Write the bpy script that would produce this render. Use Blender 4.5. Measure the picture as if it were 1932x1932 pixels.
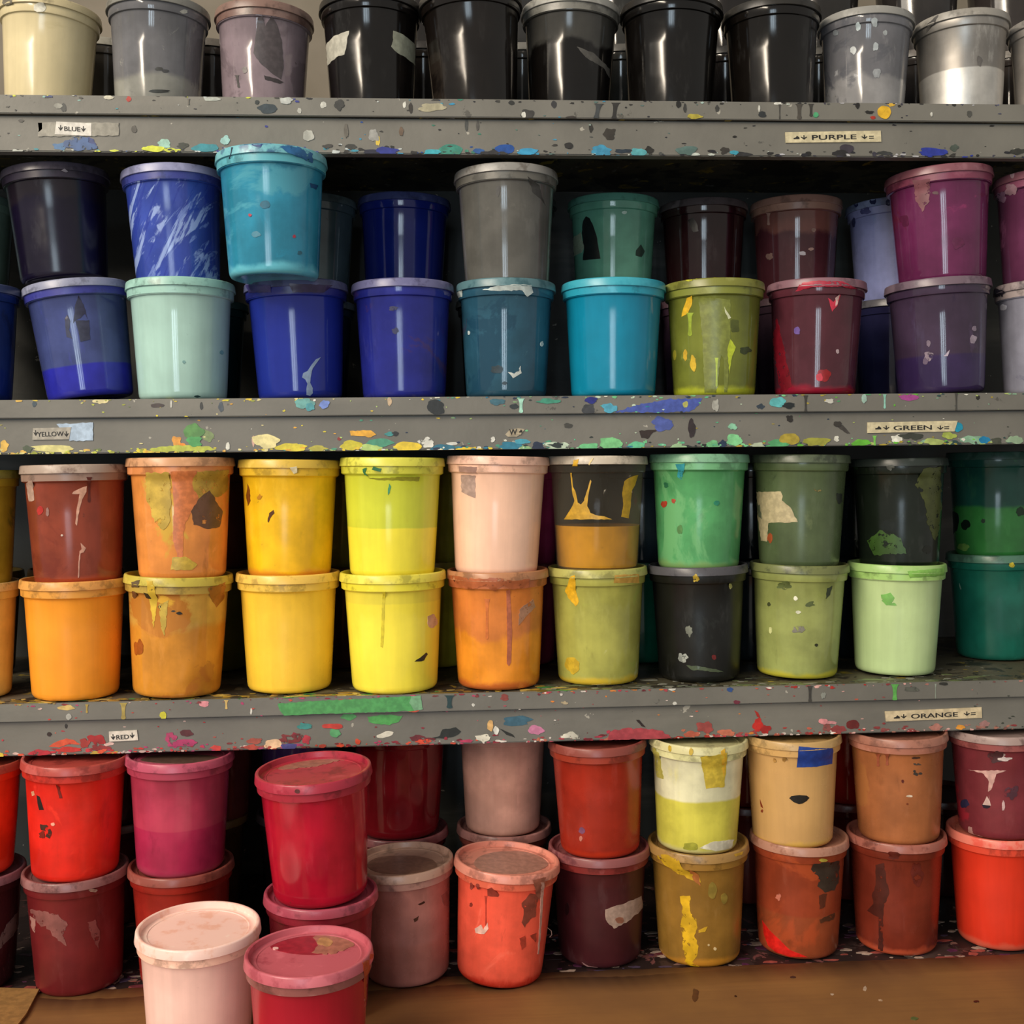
import bpy, bmesh, math, random
from mathutils import Vector, Matrix, geometry
from mathutils.bvhtree import BVHTree
for o in list(bpy.data.objects): bpy.data.objects.remove(o)
sc = bpy.context.scene
COL = sc.collection
PI = math.pi

# ------------------------------------------------------------------ camera
CAM = Vector((0, -1.26922, 0)); YAW, PITCH, ROLL, F = 0.06477, -0.03766, -0.01141, 2140.8
cy, sy, cp, sp = math.cos(YAW), math.sin(YAW), math.cos(PITCH), math.sin(PITCH)
FWD = Vector((sy*cp, cy*cp, sp)); _r = Vector((cy, -sy, 0)); _u = _r.cross(FWD)
RIGHT = _r*math.cos(ROLL) + _u*math.sin(ROLL); UP = -_r*math.sin(ROLL) + _u*math.cos(ROLL)
cd = bpy.data.cameras.new('camera'); cam = bpy.data.objects.new('camera', cd); COL.objects.link(cam)
cd.sensor_width = 36; cd.lens = F/1932*36; cd.clip_start = .02
cam.matrix_world = Matrix(((RIGHT.x, UP.x, -FWD.x, CAM.x), (RIGHT.y, UP.y, -FWD.y, CAM.y), (RIGHT.z, UP.z, -FWD.z, CAM.z), (0, 0, 0, 1)))
sc.camera = cam

# ------------------------------------------------------------------ light
w = bpy.data.worlds.new('world'); sc.world = w; w.use_nodes = True
w.node_tree.nodes['Background'].inputs[0].default_value = (1.0, 0.95, 0.87, 1)
w.node_tree.nodes['Background'].inputs[1].default_value = 0.34
def area(name, loc, target, sx, sy_, power, col, spread=PI, align='Z'):
    l = bpy.data.lights.new(name, 'AREA'); l.shape = 'RECTANGLE'; l.size = sx; l.size_y = sy_; l.energy = power; l.color = col; l.spread = spread
    o = bpy.data.objects.new(name, l); COL.objects.link(o); o.location = loc
    o.rotation_euler = (Vector(target)-Vector(loc)).to_track_quat('-Z', 'Y').to_euler(); return o
# tall window panes behind the photographer (cool daylight)
for i, (x, wd) in enumerate(((-1.0, .26), (-.58, .26), (-.2, .12))):
    area('window_pane_light', (x, -4.6, -.06), (x, 0, -.06), wd, 1.4, 46*wd, (.72, .88, 1.0))
# warm fluorescent strip under the ceiling, running away from the shelf, front left
def strip(p0, p1, width, power, col):
    p0, p1 = Vector(p0), Vector(p1); a = (p1-p0); L = a.length; a.normalize(); m = (p0+p1)/2
    n = (Vector((0, 0, 0))-m); n = (n-a*n.dot(a)).normalized(); b = n.cross(a)
    l = bpy.data.lights.new('ceiling_strip_light', 'AREA'); l.shape = 'RECTANGLE'; l.size = L; l.size_y = width; l.energy = power; l.color = col
    o = bpy.data.objects.new('ceiling_strip_light', l); COL.objects.link(o)
    z = -n; x = a; y = z.cross(x)
    o.matrix_world = Matrix(((x.x, y.x, z.x, m.x), (x.y, y.y, z.y, m.y), (x.z, y.z, z.z, m.z), (0, 0, 0, 1)))
strip((-3.4, -2.5, 2.3), (-4.0, -9.0, 2.15), .30, 340, (1.0, .86, .68))
# broad warm fill light added above left of the shelves, no actual fixture
area('overhead_fill_light', (-1.9, -1.7, 1.95), (0, .1, 0), 1.8, 1.2, 58, (1.0, .90, .76))
vs = sc.view_settings; vs.view_transform = 'Standard'; vs.look = 'None'; vs.gamma = 1; vs.exposure = 0.14; vs.use_curve_mapping = False

# ------------------------------------------------------------------ helpers
def lin(h, k=1.0):
    c = []
    for i in (0, 2, 4):
        v = int(h[i:i+2], 16)/255
        c.append(min(1, k*(v/12.92 if v <= .04045 else ((v+.055)/1.055)**2.4)))
    return (*c, 1)
def ray(px, py):
    return (FWD + RIGHT*((px-966)/F) - UP*((py-966)/F)).normalized()
def proj(p):
    q = p-CAM; d = q.dot(FWD); return 966+F*q.dot(RIGHT)/d, 966-F*q.dot(UP)/d
def on_y(px, py, Y):
    d = ray(px, py); return CAM + d*((Y-CAM.y)/d.y)
def on_z(px, py, Z):
    d = ray(px, py); return CAM + d*((Z-CAM.z)/d.z)
def obj(name, verts, faces, mat, parent=None, smooth=False, loc=None):
    me = bpy.data.meshes.new(name); me.from_pydata([tuple(v) for v in verts], [], faces)
    if smooth: me.polygons.foreach_set('use_smooth', [True]*len(me.polygons))
    me.materials.append(mat); me.update()
    if smooth: me.set_sharp_from_angle(angle=math.radians(40))
    o = bpy.data.objects.new(name, me); COL.objects.link(o)
    if parent: o.parent = parent
    if loc: o.location = loc
    return o
def box(name, x0, x1, y0, y1, z0, z1, mat, parent=None, bev=.0012, nx=1):
    bm = bmesh.new(); bmesh.ops.create_cube(bm, size=1)
    for v in bm.verts: v.co = Vector(((x0+x1)/2+v.co.x*(x1-x0), (y0+y1)/2+v.co.y*(y1-y0), (z0+z1)/2+v.co.z*(z1-z0)))
    if bev: bmesh.ops.bevel(bm, geom=bm.edges[:], offset=bev, segments=2, affect='EDGES')
    me = bpy.data.meshes.new(name); bm.to_mesh(me); bm.free(); me.materials.append(mat)
    o = bpy.data.objects.new(name, me); COL.objects.link(o)
    if parent: o.parent = parent
    return o
def thing(name, label, cat, loc=(0, 0, 0), group=None):
    o = bpy.data.objects.new(name, None); COL.objects.link(o); o.location = loc; o.empty_display_size = .02
    o['label'] = label; o['category'] = cat
    if group: o['group'] = group
    return o

# ------------------------------------------------------------------ materials
class NT:
    def __init__(s, name):
        s.m = bpy.data.materials.new(name); s.m.use_nodes = True; s.t = s.m.node_tree; s.b = s.t.nodes['Principled BSDF']
        s.tc = s.t.nodes.new('ShaderNodeTexCoord')
    def link(s, a, b): s.t.links.new(a, b)
    def noise(s, scale, vec=(1, 1, 1), rot=(0, 0, 0), seed=0, detail=4, rough=.55, dist=0):
        mp = s.t.nodes.new('ShaderNodeMapping'); mp.inputs['Scale'].default_value = vec; mp.inputs['Rotation'].default_value = rot
        mp.inputs['Location'].default_value = (seed*1.37, seed*.71, seed*2.3)
        src = s.tc.outputs['Object']
        if any(rot):
            m0 = s.t.nodes.new('ShaderNodeMapping'); m0.inputs['Rotation'].default_value = rot; s.link(src, m0.inputs[0]); src = m0.outputs[0]
            mp.inputs['Rotation'].default_value = (0, 0, 0)
        s.link(src, mp.inputs[0])
        n = s.t.nodes.new('ShaderNodeTexNoise'); n.inputs['Scale'].default_value = scale; n.inputs['Detail'].default_value = detail
        n.inputs['Roughness'].default_value = rough; n.inputs['Distortion'].default_value = dist
        s.link(mp.outputs[0], n.inputs['Vector']); return n.outputs[0]
    def ramp(s, v, a, b):
        r = s.t.nodes.new('ShaderNodeMapRange'); r.inputs[1].default_value = a; r.inputs[2].default_value = b; r.interpolation_type = 'SMOOTHSTEP'
        s.link(v, r.inputs[0]); return r.outputs[0]
    def math(s, op, a, b=None):
        n = s.t.nodes.new('ShaderNodeMath'); n.operation = op
        for i, v in enumerate((a, b)):
            if v is None: continue
            if isinstance(v, (int, float)): n.inputs[i].default_value = v
            else: s.link(v, n.inputs[i])
        return n.outputs[0]
    def mix(s, f, a, b):
        n = s.t.nodes.new('ShaderNodeMix'); n.data_type = 'RGBA'
        for k, v in ((0, f), (6, a), (7, b)):
            if isinstance(v, (int, float, tuple)): n.inputs[k].default_value = v
            else: s.link(v, n.inputs[k])
        return n.outputs[2]
    def z(s):
        x = s.t.nodes.new('ShaderNodeSeparateXYZ'); s.link(s.tc.outputs['Object'], x.inputs[0]); return x.outputs[2]
    def bump(s, h, strength, dist=.001):
        b = s.t.nodes.new('ShaderNodeBump'); b.inputs['Strength'].default_value = strength; b.inputs['Distance'].default_value = dist
        s.link(h, b.inputs['Height']); s.link(b.outputs[0], s.b.inputs['Normal'])
    def done(s, col, rough=.3, spec=.5, metal=0, coat=0):
        if isinstance(col, tuple): s.b.inputs['Base Color'].default_value = col
        else: s.link(col, s.b.inputs['Base Color'])
        if isinstance(rough, float): s.b.inputs['Roughness'].default_value = rough
        else: s.link(rough, s.b.inputs['Roughness'])
        s.b.inputs['Specular IOR Level'].default_value = spec; s.b.inputs['Metallic'].default_value = metal
        s.b.inputs['Coat Weight'].default_value = coat; s.b.inputs['Coat Roughness'].default_value = .06
        return s.m
_pm = {}
def flat_paint(h, rough=.38, k=1.0):
    if (h, rough) not in _pm:
        t = NT('dried_paint_'+h); c = lin(h, k)
        n = t.noise(140, detail=3); v = t.mix(t.ramp(n, .35, .7), tuple(x*.80 for x in c[:3])+(1,), tuple(min(1, x*1.12) for x in c[:3])+(1,))
        t.bump(n, .25, .0006); _pm[(h, rough)] = t.done(v, rough)
    return _pm[(h, rough)]

def worn_paint(h):
    if ('w', h) not in _pm:
        t = NT('worn_paint_'+h); c = lin(h); n = t.noise(110, detail=6, rough=.65); n2 = t.noise(60, seed=3, detail=4)
        v = t.mix(t.ramp(n2, .35, .7), tuple(x*.75 for x in c[:3])+(1,), tuple(min(1, x*1.15) for x in c[:3])+(1,))
        m = t.done(v, .4); t.link(t.ramp(n, .36, .43), t.b.inputs['Alpha']); _pm[('w', h)] = m
    return _pm[('w', h)]

def tub_mat(seed, P, U=None, fill=.0, soft=.004, clean=False, M=(), lo=None, hi=None, rough=.09, metal=0, wav=.004):
    """paint coat seen through the wall: P below the fill level, U above, M mottles, lo colour of bottom rim"""
    t = NT('tub_wall'); z = t.z(); K = 1.16; col = lin(P, K)
    if U:
        n = t.noise(18, seed=seed)
        lv = t.math('ADD', z, t.math('MULTIPLY', t.math('SUBTRACT', n, .5), wav))
        col = t.mix(t.ramp(lv, fill-soft, fill+soft), lin(P, K), lin(U, K))
    # broad unevenness and vertical streaks of drying paint
    nb = t.noise(22, seed=seed+3, detail=5); ns = t.noise(1, (110, 110, 5), seed=seed+5, detail=2)
    k = t.mix(t.ramp(nb, .3, .72), *(((.92,)*3+(1,), (1.04,)*3+(1,)) if clean else ((.76,)*3+(1,), (1.12,)*3+(1,))))
    k2 = t.mix(t.ramp(ns, .3, .7), (.955, .955, .955, 1), (1.03, 1.03, 1.03, 1))
    for kk in (k, k2):
        mm = t.t.nodes.new('ShaderNodeMix'); mm.data_type = 'RGBA'; mm.blend_type = 'MULTIPLY'; mm.inputs[0].default_value = 1
        if isinstance(col, tuple): mm.inputs[6].default_value = col
        else: t.link(col, mm.inputs[6])
        t.link(kk, mm.inputs[7]); col = mm.outputs[2]
    for i, m in enumerate(M):
        hexc, sc_, th = m[0], m[1], m[2]; vec = m[3] if len(m) > 3 else (1, 1, 1); rot = m[4] if len(m) > 4 else (0, 0, 0); amt = m[5] if len(m) > 5 else .9
        n = t.noise(sc_, vec, rot, seed*1.7+i*9.1, 6, .6, .6)
        f = t.math('MULTIPLY', t.ramp(n, th, th+.05), amt); col = t.mix(f, col, lin(hexc, K))
    if lo:
        n = t.noise(30, seed=seed+8); lv = t.math('ADD', z, t.math('MULTIPLY', t.math('SUBTRACT', n, .5), .02))
        col = t.mix(t.ramp(lv, .012, .004), col, lin(lo))
    # thin dull film of dried residue, wiped in vertical strokes
    fl = t.noise(1, (55, 55, 16), seed=seed+17, detail=5, rough=.65); fg = t.noise(13, seed=seed+19, detail=3)
    f = t.math('MULTIPLY', t.ramp(fl, .54, .68), t.ramp(fg, .42, .66)); pl = lin(P)
    col = t.mix(t.math('MULTIPLY', f, .12 if clean else .38), col, tuple(min(1, x*1.35+.035) for x in pl[:3])+(1,))
    f = t.math('MULTIPLY', t.ramp(fl, .44, .30), t.ramp(fg, .5, .36)); col = t.mix(t.math('MULTIPLY', f, .15 if clean else .5), col, tuple(x*.55 for x in pl[:3])+(1,))
    # specks and smudges of dirt
    sp_ = t.noise(120, seed=seed+11, detail=5, rough=.7); g = t.noise(16, seed=seed+13)
    f = t.math('MULTIPLY', t.ramp(sp_, .66, .72), t.ramp(g, .45, .7)); col = t.mix(t.math('MULTIPLY', f, .2 if clean else .55), col, (.03, .025, .02, 1))
    bn = t.noise(40, (1, 1, .6), seed=seed+2, detail=3); t.bump(bn, .07, .0005)
    rn = t.noise(30, seed=seed+4)
    r = t.math('ADD', rough, t.math('MULTIPLY', t.ramp(rn, .45, .8), .07))
    return t.done(col, r, .5, metal)
def lid_mat(seed, h, dirt=None):
    t = NT('tub_lid'); c = lin(h)
    n = t.noise(45, seed=seed, detail=6, rough=.65)
    d = lin(dirt) if dirt else tuple(x*.45 for x in c[:3])+(1,)
    v = t.mix(t.math('MULTIPLY', t.ramp(n, .50, .64), .75), c, d)
    n2 = t.noise(30, seed=seed+7, detail=4); v = t.mix(t.math('MULTIPLY', t.ramp(n2, .58, .66), .5), v, tuple(min(1, x*1.3+.05) for x in c[:3])+(1,))
    t.bump(n, .2, .0007)
    return t.done(v, .33)

# ------------------------------------------------------------------ levels
ZA, ZB, ZC, ZD = .40889, .08127, -.25159, -.568
T1, T2 = .01978, .03898
XL, XR = -1.25, 1.35

def shelf_grey(name, base='706e67', enc=0):
    t = NT(name)
    n = t.noise(9, detail=6); c = t.mix(t.ramp(n, .3, .7), lin(base, .86), lin(base, 1.1))
    n1 = t.noise(3, (1, 1, 5), seed=4, detail=5); c = t.mix(t.math('MULTIPLY', t.ramp(n1, .55, .7), .3), c, lin('8a867c'))
    n2 = t.noise(42, seed=2, detail=5, rough=.65); c = t.mix(t.math('MULTIPLY', t.ramp(n2, .66, .69), .6), c, lin('3c3a36'))
    n3 = t.noise(60, seed=7, detail=4, rough=.6); c = t.mix(t.math('MULTIPLY', t.ramp(n3, .70, .715), .7), c, lin('b8b4a8'))
    if enc:
        for i, (h, s, th) in enumerate(enc):
            m = t.noise(s, seed=20+i*3, detail=6, rough=.62, dist=.5); c = t.mix(t.math('MULTIPLY', t.ramp(m, th, th+.02), .9), c, lin(h))
    n4 = t.noise(70, detail=5); t.bump(n4, .35, .001)
    return t.done(c, .5)
M_GREY = shelf_grey('grey_shelf_paint')
M_TOP = shelf_grey('grimy_shelf_top', '55503f', [('2a2620', 14, .50), ('a08a34', 34, .62), ('4f7a3c', 20, .68), ('8a8a84', 50, .66), ('241f1c', 40, .60)])
M_DECK = shelf_grey('encrusted_counter', '3c2c2a', [('241818', 14, .48), ('7a4a48', 30, .60), ('9a8478', 42, .64), ('5c2a34', 24, .64), ('352a4c', 36, .68), ('b8a090', 60, .68)])
M_INNER = shelf_grey('dark_back_panel', '333634')

# the setting
def struct(o): o['kind'] = 'structure'; return o
tw = NT('beige_wall'); nw = tw.noise(8); wall_m = tw.done(tw.mix(tw.ramp(nw, .3, .7), lin('746c5e'), lin('80776a')), .8)
struct(box('wall_back', -2.6, 2.7, .62, .70, -1.5, 1.6, wall_m, bev=0))
tf = NT('concrete_floor'); nf = tf.noise(5, detail=8); fl_m = tf.done(tf.mix(tf.ramp(nf, .3, .7), lin('5c5650'), lin('6e6860')), .6)
struct(box('floor', -3, 3, -3, .62, -1.55, -1.5, fl_m, bev=0))

unit = thing('shelving_unit', 'grey painted shelving unit spattered with paint, holding the rows of tubs', 'shelving unit', (0, 0, ZD))
def U(o): o.location = (0, 0, -ZD); o.parent = unit; return o
FY = .006   # fascia face lies just behind the edge strip
boards = {}
for k, z in (('A', ZA), ('B', ZB), ('C', ZC)):
    bd = U(box('shelf_board', XL, XR, .004, .335, z-T1, z, M_TOP)); 
    lip = U(box('edge_strip', XL, XR, 0, .0038, z-T1, z+.0002, M_GREY, bev=.0008))
    fa = U(box('fascia_board', XL, XR, FY, FY+.016, z-T1-T2, z-T1-.0003, M_GREY))
    boards[k] = (bd, lip, fa)
U(box('back_panel', XL, XR, .3345, .35, ZD+.0005, ZA, M_INNER))
U(box('side_panel', XL-.03, XL, .0, .35, ZD+.0005, ZA, M_GREY)); U(box('side_panel', XR, XR+.03, .0, .35, ZD+.0005, ZA, M_GREY))

counter = thing('counter', 'long counter below the shelves with a paint encrusted top', 'counter', (0, 0, -1.5))
o = box('countertop', XL-.1, XR+.1, -.62, .61, ZD-.04, ZD, M_DECK); o.parent = counter; o.location = (0, 0, 1.5)
o = box('cabinet_base', XL-.05, XR+.05, -.56, .58, -1.5, ZD-.041, M_GREY); o.parent = counter; o.location = (0, 0, 1.5)

# ------------------------------------------------------------------ patches of paint and paper
rnd = random.Random(5)
def blob_pts(cx, cy_, rx, ry, jag=.22, rot=0, n=26, r=rnd):
    ph = [r.uniform(0, 2*PI) for _ in range(6)]; am = [r.uniform(.4, 1) for _ in range(6)]
    out = []
    for i in range(n):
        a = 2*PI*i/n; k = 1+jag*sum(am[j]*math.sin((j+2)*a+ph[j])*(1-.13*j) for j in range(6))/2.8 + r.uniform(-.18, .18)*jag
        x, y = rx*k*math.cos(a), ry*k*math.sin(a)
        out.append((cx+x*math.cos(rot)-y*math.sin(rot), cy_+x*math.sin(rot)+y*math.cos(rot)))
    return out
def drip_pts(x, y0, y1, w, lean=0):
    L = y1-y0; out = []
    prof = [(0, .9), (.08, .62), (.25, .42), (.5, .34), (.75, .36), (.88, .5), (.95, .46), (1, .2)]
    for f, k in prof: out.append((x+lean*f+w*k, y0+L*f))
    for f, k in reversed(prof): out.append((x+lean*f-w*k, y0+L*f))
    return out
def rag(pts, j=1.0, step=5):
    """jag the edges of a polygon"""
    out = []
    for i, p in enumerate(pts):
        q = pts[(i+1) % len(pts)]; d = math.hypot(q[0]-p[0], q[1]-p[1]); n = max(1, int(d/step))
        for s in range(n):
            f = s/n; out.append((p[0]+(q[0]-p[0])*f+(rnd.uniform(-j, j) if s else 0), p[1]+(q[1]-p[1])*f+(rnd.uniform(-j, j) if s else 0)))
    return out
def area2(p): return sum(p[i][0]*p[(i+1) % len(p)][1]-p[(i+1) % len(p)][0]*p[i][1] for i in range(len(p)))
def patch_mesh(pts, to3, grid=None):
    """pts: outline in surface coordinates; to3(u,v,h) -> point raised h above the surface"""
    if area2(pts) < 0: pts = pts[::-1]
    V = [Vector(p) for p in pts]; n = len(V)
    if grid:
        us = [p[0] for p in pts]; vs_ = [p[1] for p in pts]; u = math.floor(min(us)/grid)*grid
        while u < max(us):
            v = math.floor(min(vs_)/grid)*grid
            while v < max(vs_):
                ins = False; j = n-1
                for i in range(n):
                    if (pts[i][1] > v) != (pts[j][1] > v) and u < (pts[j][0]-pts[i][0])*(v-pts[i][1])/(pts[j][1]-pts[i][1])+pts[i][0]: ins = not ins
                    j = i
                if ins: V.append(Vector((u, v)))
                v += grid
            u += grid
    r = geometry.delaunay_2d_cdt(V, [], [list(range(n))], 1, 1e-7)
    return r[0], r[2], pts
def build_patch(pts, to3, h, grid=None):
    ov, fc, loop = patch_mesh(pts, to3, grid)
    verts = [to3(v.x, v.y, h) for v in ov]; faces = [tuple(f) for f in fc]
    # side skirt down to the surface
    from collections import Counter
    ec = Counter()
    for f in faces:
        for i in range(len(f)): ec[tuple(sorted((f[i], f[(i+1) % len(f)])))] += 1
    low = {}
    for f in list(faces):
        for i in range(len(f)):
            a, b = f[i], f[(i+1) % len(f)]
            if ec[tuple(sorted((a, b)))] == 1:
                for q in (a, b):
                    if q not in low: low[q] = len(verts); verts.append(to3(ov[q].x, ov[q].y, -.0001))
                faces.append((b, a, low[a], low[b]))
    return verts, faces
def shape_pts(d):
    k = d[0]
    if k == 'b': return blob_pts(d[1], d[2], d[3], d[4], d[6] if len(d) > 6 else .22, d[7] if len(d) > 7 else 0)
    if k == 'r': return drip_pts(d[1], d[2], d[3], d[4], d[6] if len(d) > 6 else 0)
    if k == 'p': return rag(d[1], d[3] if len(d) > 3 else .7)
def hexof(d): return d[2] if d[0] == 'p' else d[5]

# ------------------------------------------------------------------ tubs
H, RL, RB, REC = .135, .059, .0475, .0065
BODY = [(0, .0012), (.036, .0012), (.0395, 0), (.0425, 0), (.0455, .0012), (.0472, .0042), (.0478, .008), (.0499, .045), (.0518, .080), (.0537, .1145), (.0541, .1153), (.0562, .1160), (.0566, .1168), (.0571, .1262), (.0571, .1275), (.054, .1275)]
LID = [(.0571, .1254), (.0591, .1251), (.0596, .1255), (.0595, .1266), (.0587, .1334), (.0582, .1345), (.0573, .1350), (.0560, .1350), (.0551, .1345), (.0541, .1290), (.0528, .1286), (.0500, .1286), (.0492, .1292), (.0480, .1292), (.0472, .1285), (0, .1285)]
NSEG = 72
def lathe(profile, wob=0, seed=0):
    r_ = random.Random(seed); ph = [r_.uniform(0, 6.28) for _ in range(3)]
    verts, faces = [], []
    idx = []
    for (r, z) in profile:
        if r == 0: idx.append([len(verts)]); verts.append((0, 0, z)); continue
        row = []
        for i in range(NSEG):
            a = 2*PI*i/NSEG; k = 1+wob*(math.sin(2*a+ph[0])+.5*math.sin(3*a+ph[1])+.3*math.sin(7*a+ph[2]))
            row.append(len(verts)); verts.append((r*k*math.cos(a), r*k*math.sin(a), z+wob*.02*math.sin(2*a+ph[2])))
        idx.append(row)
    for a, b in zip(idx, idx[1:]):
        if len(a) == 1: faces += [(a[0], b[(i+1) % NSEG], b[i]) for i in range(NSEG)]
        elif len(b) == 1: faces += [(a[i], a[(i+1) % NSEG], b[0]) for i in range(NSEG)]
        else: faces += [(a[i], a[(i+1) % NSEG], b[(i+1) % NSEG], b[i]) for i in range(NSEG)]
    return verts, faces
ENV = [(.0, .0425), (.0012, .0455), (.0042, .0472), (.008, .0478), (.045, .0499), (.080, .0518), (.1108, .0534), (.1150, .0562), (.1168, .0566), (.1228, .0571), (.1246, .0597), (.1266, .0596), (.1336, .0588), (.135, .0574)]
ENVB = [(z, {.1168: .0575, .1228: .0580}.get(z, r)) for z, r in ENV]
def env(z, E=None):
    z = max(0, min(.135, z))
    E = E or ENV
    for (a, ra), (b, rb) in zip(E, E[1:]):
        if z <= b: return ra+(rb-ra)*(z-a)/(b-a)
    return ENV[-1][1]
def lid_w(X, Y, z, s):
    xs = [proj(Vector((X+RL*s*math.cos(a*.13), Y+RL*s*math.sin(a*.13), z)))[0] for a in range(49)]
    return min(xs), max(xs)
def solveX(px, Y, z):     # centre of a circle of the lid size seen centred on px
    a, b = -2, 2
    for _ in range(30):
        m = (a+b)/2; lo, hi = lid_w(m, Y, z, 1)
        if lo+hi < 2*px: a = m
        else: b = m
    return (a+b)/2
TUBS = {}
LEVEL = {'A': ZA, 'B': ZB, 'C': ZC, 'D': ZD}
GROUPS = {'A': 'paint tubs on the top shelf', 'B': 'paint tubs on the shelf of blues and purples', 'C': 'paint tubs on the shelf of yellows and greens', 'D': 'paint tubs on the counter of reds and oranges'}
cnt = [0]
def tub(key, row, label, xl, xr, xb, P, lid, on=None, Y=None, yb=None, s=None, sz=None, tilt=0, clear=False, decals=(), top=(), band=None, lbm=None, liddirt=None, **mk):
    cnt[0] += 1; seed = cnt[0]
    base = TUBS[on]['ztop'] if on else LEVEL[row]
    zt = base+.13; xt = (xl+xr)/2
    if Y is None:
        if on: Y = TUBS[on]['Y']
        elif yb is not None:
            p = on_z(xb, yb, base+.0005); Y = p.y+.0455
        elif row == 'A':
            lo_, hi_ = .06, .15
            for _ in range(16):
                Y = (lo_+hi_)/2; X0 = solveX(xt, Y, zt); a_, b_ = lid_w(X0, Y, zt, 1)
                if b_-a_ > xr-xl: lo_ = Y
                else: hi_ = Y
        else: Y = .064
    if s is None:
        X0 = solveX(xt, Y, zt); lo, hi = lid_w(X0, Y, zt, 1); s = max(.965, min(1.035, (xr-xl)/(hi-lo)))
    if sz is None: sz = min(s, {'A': 1, 'B': .98, 'C': 1, 'D': .957}[row])
    zt = base+.1285*sz
    Xt = solveX(xt, Y, zt); Xb = solveX(xb, Y, base)
    lean = max(-.16, min(.16, math.atan2(Xt-Xb, .1285*sz)))
    Xb = Xt-math.tan(lean)*.1285*sz
    dz = abs(math.sin(lean))*.043*s + (TUBS[on]['tilt']*.045 if on else 0)
    root = thing('paint_tub', label, 'paint tub', (Xb, Y, base+dz+.0009), GROUPS[row])
    root.scale = (s, s, sz)
    Mx = Matrix.Rotation(lean, 4, 'Y') @ Matrix.Rotation(tilt, 4, 'X')
    root.rotation_euler = Mx.to_euler()
    MW = Matrix.Translation(root.location) @ Mx @ Matrix.Diagonal((s, s, sz, 1))
    bv, bf = lathe(BODY, .0008, seed)
    mat = tub_mat(seed, P, **mk)
    if clear:
        g = NT('clear_tub_wall'); mat = g.done(lin('8c8474'), .07, .7)
        nt = mat.node_tree; tr = nt.nodes.new('ShaderNodeBsdfTransparent'); tr.inputs[0].default_value = (.93, .91, .87, 1)
        mx = nt.nodes.new('ShaderNodeMixShader'); fr = nt.nodes.new('ShaderNodeLayerWeight'); fr.inputs[0].default_value = .35
        ad = nt.nodes.new('ShaderNodeMath'); ad.operation = 'MULTIPLY_ADD'; ad.inputs[1].default_value = .4; ad.inputs[2].default_value = .09
        nt.links.new(fr.outputs['Facing'], ad.inputs[0]); nt.links.new(ad.outputs[0], mx.inputs[0])
        nt.links.new(tr.outputs[0], mx.inputs[1]); nt.links.new(g.b.outputs[0], mx.inputs[2])
        nt.links.new(mx.outputs[0], nt.nodes['Material Output'].inputs[0])
        fz = mk.get('fill', .05)
        prof = [(0, .002), (.040, .002), (.0462, .006)] + [(env(fz*q/4)-.0008, fz*q/4) for q in (1, 2, 3, 4)] + [(0, fz)]
        pv, pf = lathe(prof); obj('paint_fill', pv, pf, tub_mat(seed, P), root, True)
    body = obj('body', bv, bf, mat, root, True)
    if band:
        bb = [(.0566, .1169), (.0573, .1169), (.0577, .1258), (.0571, .1258)]
        v2, f2 = lathe(bb); obj('rim_band', v2, f2, lid_mat(seed+50, band), root, True)
    lv, lf = lathe(LID, .0018, seed+100)
    obj('lid', lv, lf, lid_mat(seed, lid, liddirt), root, True)
    TUBS[key] = dict(root=root, Y=Y, X=Xt, ztop=base+dz+.0009+(H-REC)*sz*math.cos(lean), s=s, tilt=abs(math.sin(lean)))
    if decals:
        MI = MW.inverted()
        cv, cf = lathe([(env(z), z) for z, _ in ENV])
        bvh = BVHTree.FromPolygons([MW @ Vector(v) for v in cv], cf)
        def to3(u, v, h): 
            a = u/.053; r = env(v, ENVB if band else ENV)+h; return (r*math.sin(a), -r*math.cos(a), v)
        for i, d in enumerate(decals):
            name = {'b': 'paint_splat', 'r': 'paint_drip', 'p': 'paint_patch'}[d[0]]
            if d[0] == 'p' and len(d) > 4: name = d[4]
            uv = []
            for (x, y) in shape_pts(d):
                hit = bvh.ray_cast(CAM, ray(x, y))[0]
                cpx = proj(MW @ Vector((0, 0, .06)))
                for st in range(14):
                    if hit is not None: break
                    x += 1.5*(1 if cpx[0] > x else -1); y += .8*(1 if cpx[1] > y else -1) if st > 7 else 0
                    hit = bvh.ray_cast(CAM, ray(x, y))[0]
                if hit is None: continue
                q = MI @ hit; uv.append((math.atan2(q.x, -q.y)*.053, q.z))
            if len(uv) < 4: continue
            v3, f3 = build_patch(uv, to3, .00026+.00006*(i % 6), .004)
            o = obj(name, v3, f3, (flat_paint(hexof(d), .5) if 'label' in name or 'tape' in name else worn_paint(hexof(d)) if (d[0] == 'b' and len(d) > 6 and d[6] >= .4) or (d[0] == 'p' and len(d) > 3 and d[3] >= 1.2) else flat_paint(hexof(d), .35)), root, True)
            if name in ('torn_label', 'masking_tape', 'blue_tape'): o['label'] = {'torn_label': 'torn remains of a paper label', 'masking_tape': 'torn strip of masking tape', 'blue_tape': 'short piece of blue tape'}[name]
    if top:
        MI = MW.inverted(); pz = MW @ Vector((0, 0, .1285))
        nrm = (Mx.to_3x3() @ Vector((0, 0, 1)))
        for i, d in enumerate(top):
            uv = []
            for (x, y) in shape_pts(d):
                r = ray(x, y); tt = (pz-CAM).dot(nrm)/r.dot(nrm); q = MI @ (CAM+r*tt); l = math.hypot(q.x, q.y)
                if l > .0465: q = q*(.0465/l)
                uv.append((q.x, q.y))
            v3, f3 = build_patch(uv, lambda u, v, h: (u, v, .1285+h), .0004+.0001*i, None)
            obj('paint_smear', v3, f3, flat_paint(hexof(d), .35), root, False)
    return root
B_, R_, P_ = 'b', 'r', 'p'
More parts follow.
